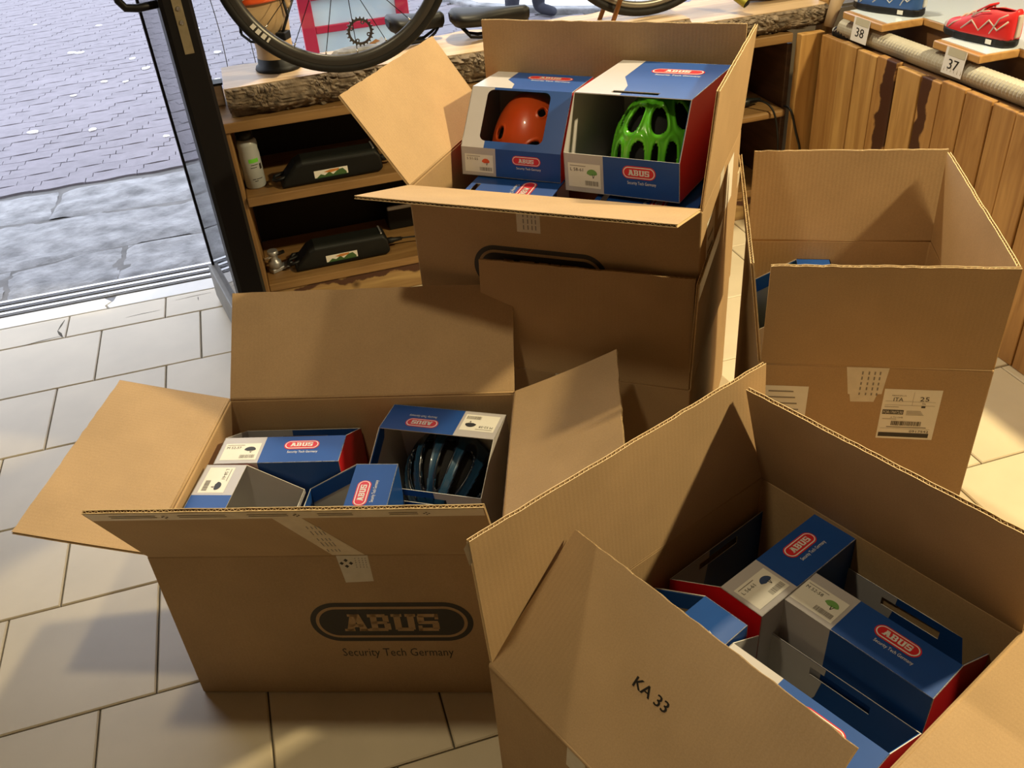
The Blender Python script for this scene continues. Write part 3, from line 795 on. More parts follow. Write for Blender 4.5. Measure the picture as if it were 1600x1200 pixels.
# C: tall carton on the right with shipping labels
wC, dC, hC = 0.385, 0.4917, 0.544
cC, fC, bC = carton('tall carton with a white shipping label reading ITA 25', 1.0163, 1.2988, 0, -0.4557, wC, dC, hC, 0.1955, {'F': 0.035, 'R': -0.018, 'B': 0.073, 'L': 0.1445})
FC = face_frame(wC, dC, hC, 'F')
p = Print(); x0, x1, y0, y1 = 0.217, 0.312, hC-0.152, hC-0.044
p.rect(x0, y0, x1, y1, 'paper', 1); W, Hh = x1-x0, y1-y0
def lab(t, fx, fy, fh, fw, m='ink_black', l=2): p.text(t, x0+W*fx, y0+Hh*fy, Hh*fh, m, l, w=W*fw)
lab('ITA', 0.27, 0.80, 0.075, 0.17); lab('25', 0.72, 0.82, 0.085, 0.16); lab('MEDIOPLUS', 0.27, 0.875, 0.025, 0.25, 'ink_grey'); lab('TN', 0.72, 0.725, 0.03, 0.06)
for fy in (0.76, 0.685): p.rect(x0+W*0.05, y0+Hh*fy, x0+W*0.92, y0+Hh*(fy+0.004), 'ink_grey', 2)
p.rect(x0+W*0.52, y0+Hh*0.69, x0+W*0.524, y0+Hh*0.95, 'ink_grey', 2)
p.rect(x0+W*0.69, y0+Hh*0.645, x0+W*0.76, y0+Hh*0.68, 'ink_black', 2)
p.rect(x0+W*0.03, y0+Hh*0.50, x0+W*0.40, y0+Hh*0.59, 'ink_black', 2); lab('FOR17007230', 0.215, 0.545, 0.055, 0.34, 'paper', 3)
for k, fy in enumerate((0.57, 0.545, 0.52, 0.495)): p.rect(x0+W*0.45, y0+Hh*fy, x0+W*(0.70+0.02*k), y0+Hh*(fy+0.008), 'ink_grey', 2)
lab('A TH OHB', 0.30, 0.44, 0.03, 0.22, 'ink_grey')
for fy in (0.40, 0.645): p.rect(x0+W*0.05, y0+Hh*fy, x0+W*0.30, y0+Hh*(fy+0.008), 'ink_grey', 2)
rnd = random.Random(5); xx = 0.22
while xx < 0.74:
    b_ = rnd.choice((0.006, 0.01, 0.016)); p.rect(x0+W*xx, y0+Hh*0.275, x0+W*(xx+b_), y0+Hh*0.365, 'ink_black', 2); xx += b_ + rnd.choice((0.006, 0.01))
p.rect(x0+W*0.15, y0+Hh*0.235, x0+W*0.85, y0+Hh*0.25, 'ink_grey', 2); p.rect(x0+W*0.05, y0+Hh*0.21, x0+W*0.92, y0+Hh*0.214, 'ink_grey', 2)
lab('0917542', 0.74, 0.165, 0.045, 0.34); p.rect(x0+W*0.03, y0+Hh*0.04, x0+W*0.92, y0+Hh*0.125, 'ink_black', 2)
deco('shipping_label', p, cC, FC, 'white shipping label reading ITA 25')
p = Print(); p.poly([(0.157, hC-0.058), (0.213, hC-0.056), (0.218, hC-0.001), (0.148, hC-0.001)], 'tape_white', 1); p.poly([(0.163, hC-0.074), (0.202, hC-0.073), (0.206, hC-0.056), (0.160, hC-0.058)], 'tape_white', 1)
tape_marks(p, 0.165, hC-0.06, 0.213, hC-0.006, 3, 'y'); deco('tape', p, cC, FC, 'white printed tape end')
p = Print(); p.rect(0.015, hC-0.13, 0.09, hC-0.045, 'paper', 1); 
for k in range(4): p.rect(0.022, hC-0.058-0.013*k, 0.065+0.004*k, hC-0.0555-0.013*k, 'ink_grey', 2)
deco('address_label', p, cC, FC, 'white address sticker')

# D: carton in the foreground
wD, dD, hD = 0.472, 0.612, 0.3714
cD, fD, bD = carton('open carton in the foreground whose half-folded flap reads KA 33', 0.510, 0.7401, 0, -1.1918, wD, dD, hD, 0.2334,
                    {'L': 0.081, 'B': -0.286, 'F': -0.841, 'R': 1.60}, th=0.007)
p = Print(); p.text('KA 33', 0, 0, 0.0145, 'ink_black', 1, w=0.057, bold=0.0006)
deco('print', p, fD['F'], Matrix.Translation((0.235, 0.125, 0)) @ Matrix.Rotation(0.0, 4, 'Z'), 'black stencil reading KA 33')
p = Print(); p.poly([(0.17, hD-0.05), (0.21, hD-0.05), (0.21, hD-0.001), (0.175, hD-0.001)], 'tape_white', 1); deco('tape', p, cD, face_frame(wD, dD, hD, 'F'), 'pale tape end')
p = Print(); p.poly([(0.0, 0.0), (0.008, -0.005), (0.012, 0.028), (0.004, 0.035)], 'tape_white', 1)
deco('tape', p, fD['L'], Matrix.Translation((dD-0.008, 0.195, -0.003)), 'torn white tape end')

# ================================================================ HELMET BOXES
def helmet_box(label, dims, lie, pose, size, pic, window=False, group='boxed helmets', top=(0.62, 0.72, 0.46), grey=True, left='box_red'):
    """pose = corner x,y,z, yaw, tilt x, tilt y; local x right, y to the back, z up, front face at y=0"""
    W, h1, H, D, s = dims
    x, y, z, yaw, rx, ry = pose
    R = Matrix.Rotation(yaw, 4, 'Z') @ Matrix.Rotation(rx, 4, 'X') @ Matrix.Rotation(ry, 4, 'Y')
    if lie: R = R @ Matrix(((1,0,0,0),(0,0,1,0),(0,-1,0,0),(0,0,0,1)))
    root = thing('helmet_box', label, 'box', Matrix.Translation((x, y, z)) @ R, group)
    t = 0.0014; mb = MB(); g = 0.35*W
    def panel(poly, M, mo, mi): mb.prism(poly, -t, 0, mo, M=M, m_side='box_edge', m_bot=mi)
    def rc(x0, y0, x1, y1): return [(x0,y0),(x1,y0),(x1,y1),(x0,y1)]
    FR = fr((0,0,0), (1,0,0), (0,0,1)); BT = fr((0,D,0), (1,0,0), (0,-1,0)); BK = fr((W,D,0), (-1,0,0), (0,0,1)); TP = fr((0,s,H), (1,0,0), (0,1,0))
    RT = fr((W,0,0), (0,1,0), (0,0,1)); LT = fr((0,D,0), (0,-1,0), (0,0,1))
    panel(rc(0,0,g,h1), FR, 'box_grey', 'box_in'); panel(rc(g,0,W,h1), FR, 'box_blue', 'box_in')
    panel(rc(0,0,g,D), BT, 'box_grey', 'box_in'); panel(rc(g,0,W,D), BT, 'box_blue', 'box_in')
    panel(rc(0,0,W*0.65,H), BK, 'box_blue', 'box_in'); panel(rc(W*0.65,0,W,H), BK, 'box_grey', 'box_in')
    pr = [(0,0), (D,0), (D,H), (s,H), (0,h1)]
    panel(pr, RT, 'box_red', 'box_in'); panel([(D-a, b) for a, b in reversed(pr)], LT, left, 'box_grey')
    td = D - s; y0, y1 = td*0.055, td*0.115; x0, x1 = W*0.30, W*0.70
    if window: x1 = x0 = W*0.3
    for q in ((rc(0,0,W,td),) if window else (rc(0,0,W,y0), rc(0,y0,x0,y1), rc(x1,y0,W,y1), rc(0,y1,W,td))): panel(q, TP, 'box_blue', 'box_blue')
    if not window:   # turned-in strips beside the opening
        k = 0.034
        mb.prism([(s+k, H-0.002), (s, H-0.002), (0.002, h1), (0.002, h1-k*0.6), (k*0.9, h1-k*0.2)], -t*2.2, -t*1.05, 'box_blue', M=RT)
    shell = mb.build('shell', root)
    p = Print()
    for sg, zz in ((1, 1), (-1, -1)):
        pts = [(0.0005,0.0005), (W*0.40,0.0005), *(() if window else ((W*0.395,y0), (x0,y0), (x0,y1), (W*0.388,y1))), (W*0.36,td*.26), (W*0.235,td*.5), (W*0.22,td), (0.0005,td)]
        if sg < 0: pts = [(a, b) for a, b in reversed(pts)]
        o = len(p.v); p.v += [(a, b, 0.0004 if sg > 0 else -t-0.0004) for a, b in pts]; p.face([o+i for i in range(len(pts))], 'box_grey')
    if grey: deco('grey_field', p, shell, TP)
    p = Print(); p.logo(W*0.66, h1*0.66, W*0.285, h1*0.33); deco('logo', p, root, FR, 'red and white oval logo')
    p = Print(); p.logo(W*top[0], td*top[1], W*top[2], W*top[2]*0.28); deco('logo', p, root, TP, 'red and white oval logo')
    p = Print(); size_label(p, W*0.035, h1*0.13, W*0.325, h1*0.76, size, pic); deco('size_label', p, root, FR, 'white sticker reading ' + size)
    if window:
        # sloping front with a rounded clear window
        sl = math.hypot(s, H-h1); SL = fr((0,0,h1), (1,0,0), (0,s,H-h1)); mb = MB(); N = 64
        a0, b0, a1, b1, r = W*0.17, sl*0.12, W*0.80, sl*0.965, 0.014
        def on_r(u):
            c = [(a1-r,b1-r,0), (a0+r,b1-r,PI/2), (a0+r,b0+r,PI), (a1-r,b0+r,3*PI/2)][int(u*4) % 4]; an = c[2] + (u*4 - int(u*4))*PI/2
            return (c[0]+r*math.cos(an), c[1]+r*math.sin(an))
        inner, outer = [], []
        cs = [(a1-r, b1-r, 0, W, sl), (a0+r, b1-r, PI/2, 0, sl), (a0+r, b0+r, PI, 0, 0), (a1-r, b0+r, 3*PI/2, W, 0)]
        for ci, (ax, by, an0, ox_, oy_) in enumerate(cs):
            for j in range(17):
                f_ = j/16; an = an0 + f_*PI/2; inner.append((ax + r*math.cos(an), by + r*math.sin(an)))
                if ci % 2 == 0: A_, B_ = (ox_, by), (ax, oy_)
                else: A_, B_ = (ax, oy_), (ox_, by)
                outer.append((A_[0] + (ox_-A_[0])*f_*2, A_[1] + (oy_-A_[1])*f_*2) if f_ <= 0.5 else (ox_ + (B_[0]-ox_)*(f_*2-1), oy_ + (B_[1]-oy_)*(f_*2-1)))
        N = len(inner)
        o = len(mb.v); mb.v += [tuple(SL @ Vector((a, b, 0))) for a, b in inner] + [tuple(SL @ Vector((a, b, 0))) for a, b in outer]
        for i in range(N):
            j = (i+1) % N; mx = (inner[i][0] + outer[i][0])/2
            mb.face((o+i, o+N+i, o+N+j, o+j), 'box_grey' if (outer[i][0]+outer[j][0])/2 < W*0.45 else 'box_blue')
        mb.build('window_panel', root)
        f = MB(); o = 0; n = 16
        for j in range(n+1):
            for i in range(n+1):
                a, b = a0-0.004+(a1-a0+0.008)*i/n, b0-0.004+(b1-b0+0.008)*j/n
                f.v.append(tuple(SL @ Vector((a, b, -0.001 + 0.006*noise.noise(Vector((a*34, b*60, 2)))*math.sin(PI*i/n)*math.sin(PI*j/n)))))
        for j in range(n):
            for i in range(n): q = j*(n+1)+i; f.face((q, q+1, q+n+2, q+n+1), 'film', True)
        f.build('clear_film', root)
    return root

DM = (0.2486, 0.0802, 0.1831, 0.3045, 0.0625)
DL = (0.2486, 0.0802, 0.1831, 0.3450, 0.0625)      # the lying ones reach the carton floor
DK = (0.2324, 0.0631, 0.1740, 0.2300, 0.0797)
hb = {}
hb['G'] = helmet_box('box with the bright green vented helmet, right of the red helmet box', DM, False, (0.5695, 1.6853, 0.6989, -0.8055, -0.0098, -0.0328), 'L 58-61', 'pic_green')
hb['R'] = helmet_box('box with a clear window showing the orange-red helmet', DK, False, (0.4024, 1.9072, 0.6842, -0.6651, -0.0736, 0.0138), 'S 51-55', 'pic_orange', True)
hb['A1'] = helmet_box('helmet box at the back left of the logo carton, red end showing', DL, True, (-0.2394, 1.4968, 0.3557, -0.338, 0.0074, 0.0031), 'M 52-57', 'pic_black')
hb['A2'] = helmet_box('helmet box at the front left of the logo carton, grey inside facing right', DL, True, (-0.2506, 1.4988, 0.3558, -1.95, 0.0005, 0.0041), 'L 58-61', 'pic_black')
hb['A3'] = helmet_box('helmet box at the front middle of the logo carton, logo reading upwards', DL, True, (0.016, 1.1319, 0.356, 1.2137, 0.0154, 0.0104), 'M 52-57', 'pic_black')
hb['A4'] = helmet_box('helmet box at the back right of the logo carton, opening shows a dark blue helmet', DL, True, (0.338, 1.427, 0.3608, 2.5437, -0.0165, 0.0459), 'M 52-58', 'pic_black', left='box_grey')
hb['D1'] = helmet_box('helmet box labelled L 56-61 along the back of the foreground carton', DL, True, (0.5516, 0.7935, 0.3620, 0.3925, 0.0, 0.006), 'L 56-61', 'pic_blue')
hb['D2'] = helmet_box('helmet box labelled M 52-58 at the right of the foreground carton', DL, True, (0.5985, 0.8200, 0.360, -1.1628, -0.006, 0.010), 'M 52-58 ', 'pic_green')
hb['D3'] = helmet_box('helmet box half hidden by the folded flap at the front of the foreground carton', DL, True, (0.4165, 0.733, 0.3605, -1.1387, -0.003, 0.010), 'M 52-57 ', 'pic_black')
hb['D4'] = helmet_box('helmet box at the left end of the foreground carton, only a pale blue corner showing', DL, True, (0.2960, 0.6870, 0.3600, 0.4102, -0.003, -0.010), 'L 56-61 ', 'pic_black')
k = 0.842
hb['C1'] = helmet_box('helmet box with a green helmet deep in the tall carton', tuple(a*k for a in (0.256, 0.083, 0.189, 0.309, 0.065)), True, (1.0133, 1.326, 0.50, 1.1026, 0, 0), 'S 51-55 ', 'pic_green', left='box_grey')
# lower layer in the stacked carton, tops up
hb['L1'] = helmet_box('helmet box lying under the red helmet box, only its blue top showing', (0.236, 0.083, 0.183, 0.251, 0.05), False, (0.4131, 1.9444, 0.4970, -0.6501-PI/2, 0, 0), 'M 52-57', 'pic_black', top=(0.44, 0.66, 0.50), grey=False)
hb['L2'] = helmet_box('helmet box lying under the green helmet box, only a strip of blue top showing', (0.236, 0.083, 0.196, 0.262, 0.05), False, (0.6519, 1.7628, 0.4970, -0.6501-PI/2, 0, 0), 'M 52-57', 'pic_black', top=(0.52, 0.62, 0.50), grey=False)
# hidden packing that carries the upper layers
def pad(label, cx, cy, z0, z1, yaw, w, d):
    mb = MB(); n = 4
    for i in range(n): mb.box((-w/2, -d/2, (z1-z0)*i/n + 0.001), (w/2, d/2, (z1-z0)*(i+1)/n), 'kraft_body')
    tag(mb.build('cardboard_pad', M=T(cx, cy, z0, yaw)), label, 'pad')
pad('stack of plain cardboard pads at the bottom of the stacked carton', 0.6307, 1.7588, 0.3742, 0.4965, -0.6501, 0.56, 0.41)
pad('stack of plain cardboard pads at the bottom of the tall carton', 1.0163, 1.2988, 0.0065, 0.238, -0.4557, 0.34, 0.44)
pad('stack of plain cardboard pads inside the lowest carton', 0.7010, 1.7370, 0.0065, 0.358, -0.6209, 0.41, 0.55)

# ================================================================ HELMETS
def helmet(name, label, M, rad, vents, shell_m, hole_m='dark_hole', seg=(240, 110), low=-0.25, ridges=0.0, low_m=None, strips=None):
    """dome of half-axes rad; vents = (azimuth, elevation, half-width, half-height, tilt) in degrees; azimuth 0 faces -y"""
    root = thing(name, label, 'helmet', M, 'bicycle helmets')
    na, ne = seg; mb = MB(); e0 = math.asin(low); PW = 2.6
    cell = (90 - math.degrees(e0))/ne; rs = []
    for j in range(ne + 1):
        el = math.degrees(e0) + cell*j
        for i in range(na):
            az = 360*i/na; best = 9.0; A2, E2 = az, el
            for (va, ve, vw, vh, tl) in vents:
                c, s_ = math.cos(math.radians(tl)), math.sin(math.radians(tl)); kc = max(0.25, math.cos(math.radians(ve)))
                da = ((az - va + 180) % 360 - 180)*kc; de = el - ve
                a, b = da*c + de*s_, -da*s_ + de*c
                q = ((abs(a)/vw)**PW + (abs(b)/vh)**PW)**(1/PW)
                if q < best:
                    best = q; h_ = math.hypot(a, b)
                    if 0 < j < ne and q > 0.3 and abs(1 - 1/q)*h_ < 0.62*cell:      # snap onto the vent rim
                        f_ = 1/q; a, b = a*f_, b*f_; da, de = a*c - b*s_, a*s_ + b*c
                        A2, E2 = va + da/kc, ve + de; best = 1.0
                    else: A2, E2 = az, el
            rs.append(best)
            lip = 1 + 0.022*math.exp(-((best - 1.28)/0.16)**2) - (0.012 if best < 1.06 else 0)
            aa, ee = math.radians(A2), math.radians(E2)
            mb.v.append((rad[0]*lip*math.cos(ee)*math.sin(aa), -rad[1]*lip*math.cos(ee)*math.cos(aa), rad[2]*lip*math.sin(ee)))
    for j in range(ne):
        for i in range(na):
            i2 = (i+1) % na; f4 = (j*na+i, j*na+i2, (j+1)*na+i2, (j+1)*na+i); q = sum(rs[k_] for k_ in f4)/4
            if q < 0.998: continue
            m = low_m if low_m and j < ne*0.16 else shell_m
            if strips and q > 1.35: m = strips
            mb.face(f4, m, True)
    sh = mb.build('shell', root); sd = sh.modifiers.new('thick', 'SOLIDIFY'); sd.thickness = 0.007; sd.offset = -1
    core = MB(); cn = 40
    core.lathe([(0.85*math.cos(e_), 0.85*math.sin(e_)) for e_ in [e0 + (PI/2 - 0.01 - e0)*k_/14 for k_ in range(15)]], 'dark_hole', cn, M=Matrix.Diagonal((rad[0], rad[1], rad[2], 1)))
    core.build('foam_core', root)
    inn = MB(); inn.lathe([(0.93*math.cos(e0), 0), (0.90, 0.02)], 'dark_hole', 40, cap=True, M=Matrix.Scale(rad[0], 4, (1,0,0)) @ Matrix.Scale(rad[1], 4, (0,1,0)) @ Matrix.Translation((0, 0, rad[2]*low)))
    inn.build('lining', root)
    return root
mat('helmet_green', (0.12, 0.55, 0.025), 0.22, coat=0.6)
mat('helmet_orange', (1.0, 0.13, 0.02), 0.30, coat=0.6)
mat('helmet_navy', (0.006, 0.010, 0.022), 0.3, coat=0.3)
mat('helmet_teal', (0.012, 0.055, 0.12), 0.35, coat=0.3)
def in_box(k, x, y, z): return hb[k].matrix_world @ Matrix.Translation((x, y, z))
W, h1, H, D, s = DM
helmet('helmet', 'bright green bicycle helmet with dark oval vents, upright in its open box', in_box('G', W*0.60, 0.150, 0.035) @ Matrix.Rotation(math.radians(-4), 4, 'X'), (0.094, 0.138, 0.138),
       [(-46, 44, 5, 11, 15), (-58, 10, 7.5, 18, 8), (-15, 46, 8.5, 13, -6), (-29, 8, 6.5, 13, 3), (1, 11, 9.5, 16, 0), (27, 45, 8.5, 13, 6), (23, 13, 3.6, 12, -4), (42, 9, 6.5, 16, -10), (66, 8, 8, 18, -10), (66, 46, 8, 14, -10), (0, 76, 5, 8, 0), (180, 30, 14, 14, 0), (130, 20, 9, 16, 0), (-130, 20, 9, 16, 0), (-90, 12, 8, 18, 0), (95, 12, 8, 18, 0)],
       'helmet_green', low_m='box_blue')
W, h1, H, D, s = DK
helmet('helmet', 'orange-red bicycle helmet behind the clear film of its box', in_box('R', W*0.53, 0.122, 0.012), (0.094, 0.108, 0.148),
       [(-36, 30, 7, 5.5, 8), (24, 20, 9, 5, 14), (66, 38, 7, 5, 0), (46, 52, 6, 4, 20), (180, 30, 10, 8, 0)], 'helmet_orange')
W, h1, H, D, s = DM
helmet('helmet', 'dark blue bicycle helmet in the box at the back right of the logo carton', in_box('A4', W*0.50, 0.150, 0.048), (0.096, 0.120, 0.118),
       [(-70, 20, 7, 26, 10), (-42, 30, 6, 26, 6), (-14, 30, 6, 28, 0), (14, 30, 6, 28, 0), (42, 30, 6, 26, -6), (70, 20, 7, 26, -10)], 'helmet_navy', strips='helmet_teal')
Wc, hc, Hc, Dc, sc_ = (a*0.842 for a in DM)
helmet('helmet', 'green bicycle helmet inside the box in the tall carton', in_box('C1', Wc*0.5, 0.128, 0.030), (0.085, 0.105, 0.10),
       [(-40, 30, 8, 14, 0), (0, 30, 8, 14, 0), (40, 30, 8, 14, 0)], 'helmet_green', seg=(90, 40))

# ================================================================ ON THE SHELVES
mat('battery', (0.0045, 0.005, 0.005), 0.5, var=0.15, vscale=40, spec=0.3)
mat('battery_top', (0.012, 0.014, 0.013), 0.4, spec=0.3)
mat('stk_green', (0.05, 0.12, 0.03), 0.5); mat('stk_orange', (0.55, 0.22, 0.05), 0.5); mat('stk_dk', (0.01, 0.05, 0.02), 0.5)
def battery(label, x, y, z, rz):
    root = thing('bike_battery', label, 'battery', T(x, y, z, rz), 'bike batteries on the shelves')
    L, w, h = 0.31, 0.085, 0.078
    prof = [(0, 0), (0.31, 0), (0.322, 0.012), (0.318, 0.058), (0.305, 0.074), (0.075, 0.078), (0.055, 0.070), (0.012, 0.026)]
    def ring(k, yy): return [(a*1.0 + (0.31/2 - a)*k*0.04, yy, b*(1-0.04*k) + 0.001) for a, b in prof]
    mb = MB(); n = len(prof)
    ys = [(-w/2, 1.0), (-w/2+0.012, 0.0), (w/2-0.012, 0.0), (w/2, 1.0)]
    for yy, k in ys: mb.v += [(a, yy, b if k == 0 else b*0.80 + 0.004) for a, b in prof]
    for r_ in range(3):
        for i in range(n):
            j = (i+1) % n; mb.face((r_*n+i, r_*n+j, (r_+1)*n+j, (r_+1)*n+i), 'battery_top' if i == 4 else 'battery')
    mb.face(list(range(n))[::-1], 'battery'); mb.face([3*n+i for i in range(n)], 'battery')
    mb.build('case', root, bevel=0.006, seg=3)
    mb = MB(); mb.tube([(0.02, -0.02, 0.03), (-0.012, -0.02, 0.024), (-0.018, 0, 0.02), (-0.012, 0.02, 0.024), (0.02, 0.02, 0.03)], 0.006, 'black_plastic', 8); mb.build('carry_loop', root)
    mb = MB(); mb.lathe([(0.011, 0), (0.011, 0.02), (0.008, 0.03), (0.006, 0.055)], 'black_plastic', 14, M=fr((0.316, 0, 0.030), (0, 1, 0), (0, 0, 1))); mb.build('charge_plug', root)
    mb = MB(); mb.box((0.298, -0.030, 0.0735), (0.303, 0.030, 0.0775), 'alu'); mb.build('end_clip', root)
    p = Print(); p.rect(0, 0, 0.105, 0.024, 'paper', 1)
    p.poly([(0.006, 0.002), (0.02, 0.012), (0.032, 0.007), (0.047, 0.016), (0.06, 0.004), (0.055, 0.001)], 'stk_green', 2); p.poly([(0.055, 0.004), (0.075, 0.018), (0.09, 0.02), (0.10, 0.008), (0.10, 0.001), (0.058, 0.001)], 'stk_green', 2)
    p.poly([(0.03, 0.017), (0.05, 0.022), (0.08, 0.022), (0.075, 0.016), (0.05, 0.012)], 'stk_orange', 2); p.rect(0.0, 0.0, 0.105, 0.002, 'stk_dk', 3)
    deco('sticker', p, root, fr((0.105, -w/2 - 0.0006, 0.016), (1, 0, 0), (0, 0.02, 1)), 'mountain picture sticker')
    return root
b1 = battery('black e-bike battery with mountain sticker on the upper shelf', 0.010, 2.752, 0.4125, 0.02)
b2 = battery('black e-bike battery with mountain sticker on the bottom board', -0.005, 2.79, 0.1125, 0.02)
for o in (b1, b2): o.scale = (0.98, 1, 1.0)
# cables
def cable(label, pts, r=0.003):
    mb = MB(); P = [Vector(p) for p in pts]; Q = []
    for i in range(len(P)-1):
        p0, p1, p2, p3 = P[max(0, i-1)], P[i], P[i+1], P[min(len(P)-1, i+2)]
        for k in range(8):
            t = k/8; Q.append(0.5*((2*p1) + (p2-p0)*t + (2*p0-5*p1+4*p2-p3)*t*t + (3*p1-p0-3*p2+p3)*t**3))
    Q.append(P[-1]); mb.tube(Q, r, 'black_plastic', 8)
    tag(mb.build('cable'), label, 'cable')
cable('black charging cable plugged into the battery on the upper shelf', [(0.375, 2.76, 0.442), (0.42, 2.78, 0.435), (0.5, 2.82, 0.418), (0.62, 2.86, 0.4155)])
cable('black charging cable plugged into the battery on the bottom board', [(0.36, 2.80, 0.142), (0.42, 2.80, 0.135), (0.5, 2.78, 0.118), (0.62, 2.80, 0.1155)])
cable('thin cable drooping at the back of the lower compartment', [(0.34, 3.02, 0.33), (0.36, 2.98, 0.27), (0.42, 2.93, 0.235), (0.52, 2.92, 0.22), (0.6, 2.98, 0.23)], 0.002)
mb = MB(); mb.box((0.34, 2.94, 0.1125), (0.84, 3.04, 0.20), 'battery'); mb.box((0.341, 2.935, 0.185), (0.839, 2.945, 0.2), 'alu')
tag(mb.build('charger_case', bevel=0.004), 'flat dark charger case behind the battery on the bottom board', 'charger')
# charger and cables on the right-hand shelf
ch = thing('battery_charger', 'small dark charger on the right-hand shelf beside the plank counter', 'charger', T(1.46, 2.78, 0.3925, 0.1))
mb = MB(); mb.box((-0.10, -0.05, 0), (0.09, 0.05, 0.055), 'battery'); mb.build('case', ch, bevel=0.01)
mb = MB(); mb.lathe([(0.012, 0), (0.014, 0.05), (0.006, 0.10)], 'battery_top', 12, M=fr((0.09, -0.03, 0.02), (0, 1, 0), (0, 0, 1))); mb.build('plug', ch)
cable('black cable looping down from the charger on the right-hand shelf', [(1.60, 2.762, 0.412), (1.63, 2.71, 0.425), (1.655, 2.674, 0.39), (1.675, 2.665, 0.28), (1.67, 2.668, 0.18), (1.62, 2.67, 0.06), (1.6, 2.64, 0.004)], 0.0035)
cable('black cable running down the corner post of the plank counter', [(1.706, 2.70, 0.40), (1.709, 2.66, 0.395), (1.73, 2.648, 0.32), (1.752, 2.646, 0.25), (1.757, 2.646, 0.15), (1.75, 2.64, 0.004)], 0.004)
# bottle
bo = thing('drink_bottle', 'white bottle with black cap standing on the upper shelf', 'bottle', T(-0.062, 2.785, 0.4125, 0.3))
mat('bottle_white', (0.40, 0.43, 0.45), 0.35)
mb = MB(); mb.lathe([(0.028, 0), (0.031, 0.004), (0.031, 0.10), (0.029, 0.118), (0.031, 0.13), (0.030, 0.142), (0.022, 0.150)], 'bottle_white', 32); mb.build('body', bo)
mb = MB(); mb.lathe([(0.024, 0.150), (0.024, 0.172), (0.014, 0.176), (0.012, 0.192), (0.009, 0.195)], 'black_plastic', 28); mb.build('cap', bo)
def wrap(mb, a0, a1, z0, z1, m, r=0.0314, n=10):
    o = len(mb.v)
    for i in range(n+1):
        a = math.radians(a0 + (a1-a0)*i/n); mb.v += [(r*math.cos(a), r*math.sin(a), z0), (r*math.cos(a), r*math.sin(a), z1)]
    for i in range(n): q = o+2*i; mb.face((q, q+2, q+3, q+1), m, True)
mat('print_green', (0.16, 0.60, 0.04), 0.5)
mb = MB(); wrap(mb, -118, -62, 0.082, 0.094, 'print_green')
for z_, a0, a1 in ((0.074, -110, -70), (0.066, -115, -80), (0.030, -118, -100), (0.030, -96, -60), (0.024, -108, -88)): wrap(mb, a0, a1, z_, z_+0.002, 'ink_black')
wrap(mb, -62, -44, 0.058, 0.075, 'ink_black'); mb.build('print', bo)
# metal clamp part in the lower left corner
cl = thing('metal_clamp', 'small grey metal clamp in the left corner of the bottom board', 'clamp', T(-0.055, 2.80, 0.1125, 0.5))
mb = MB(); mb.box((-0.03, -0.014, 0), (0.05, 0.014, 0.014), 'alu'); mb.build('base', cl, bevel=0.003)
mb = MB(); mb.lathe([(0.018, 0), (0.021, 0.006), (0.021, 0.022), (0.013, 0.028), (0.013, 0.045), (0.018, 0.05), (0.016, 0.06)], 'alu', 20, M=Matrix.Translation((-0.01, 0, 0.014))); mb.build('collar', cl)
mb = MB(); mb.tube([(-0.045, 0.0, 0.055), (0.03, 0.0, 0.055)], 0.006, 'steel', 10); mb.build('pin', cl)
mb = MB(); mb.tube([(0.045, 0, 0.014), (0.06, 0, 0.03), (0.085, 0.005, 0.022)], 0.007, 'black_plastic', 8); mb.build('lever', cl)

# ================================================================ ON THE SLAB
def wheel(label, M, R=0.332, spokes=20, tyre='rubber', fr_=0.031):
    root = thing('road_wheelset', label, 'bicycle wheel', M)
    mb = MB(); mb.torus(R-0.0125, 0.0125, tyre, n=128, k=14); mb.build('tyre', root)
    mb = MB(); n = 128
    prof = [(R-0.022, -0.0095), (R-0.022, 0.0095), (R-0.034, 0.0105), (R-0.046, 0.006), (R-0.049, 0), (R-0.046, -0.006), (R-0.034, -0.0105)]
    k = len(prof)
    for i in range(n):
        a = 2*PI*i/n; mb.v += [(r*math.cos(a), r*math.sin(a), z) for r, z in prof]
    for i in range(n):
        for j in range(k): i2, j2 = (i+1) % n, (j+1) % k; mb.face((i*k+j, i2*k+j, i2*k+j2, i*k+j2), 'rim', j not in (1, 6))
    rim = mb.build('rim', root)
    mb = MB()
    mb.v += [((R-0.030+dr)*math.cos(a), (R-0.030+dr)*math.sin(a), 0.0116) for a in [PI*1.19 + 0.20*i/10 for i in range(11)] for dr in (-0.007, 0.007)]
    for i in range(10):
        if i % 3 != 2: mb.face((2*i, 2*i+2, 2*i+3, 2*i+1), 'logo_white')
    mb.build('rim_lettering', rim)
    mb = MB(); mb.lathe([(0.006, -0.055), (0.009, -0.05), (0.02, -0.036), (0.02, -0.030), (0.011, -0.024), (0.011, 0.024), (0.02, 0.030), (0.02, 0.036), (0.009, 0.05), (0.006, 0.055)], 'black_metal', 20); mb.build('hub', root)
    for i in range(spokes):
        a = 2*PI*(i+0.25)/spokes; sg = 1 if i % 2 else -1; b = a + sg*0.0 + (0.9 if (i//2) % 2 else -0.9)
        s_ = MB(); s_.tube([(0.019*math.cos(b), 0.019*math.sin(b), sg*0.032), ((R-0.046)*math.cos(a), (R-0.046)*math.sin(a), 0)], 0.0011, 'black_metal', 6); s_.build('spoke', root)
        s_ = MB(); s_.tube([((R-0.058)*math.cos(a), (R-0.058)*math.sin(a), sg*0.0012), ((R-0.044)*math.cos(a), (R-0.044)*math.sin(a), 0)], 0.0022, 'steel', 6); s_.build('nipple', rim)
    return root
mat('rim', (0.055, 0.052, 0.050), 0.30, metal=0.3)
UPR = Matrix(((1,0,0,0),(0,0,-1,0),(0,1,0,0),(0,0,0,1)))   # wheel plane upright, axle towards the room
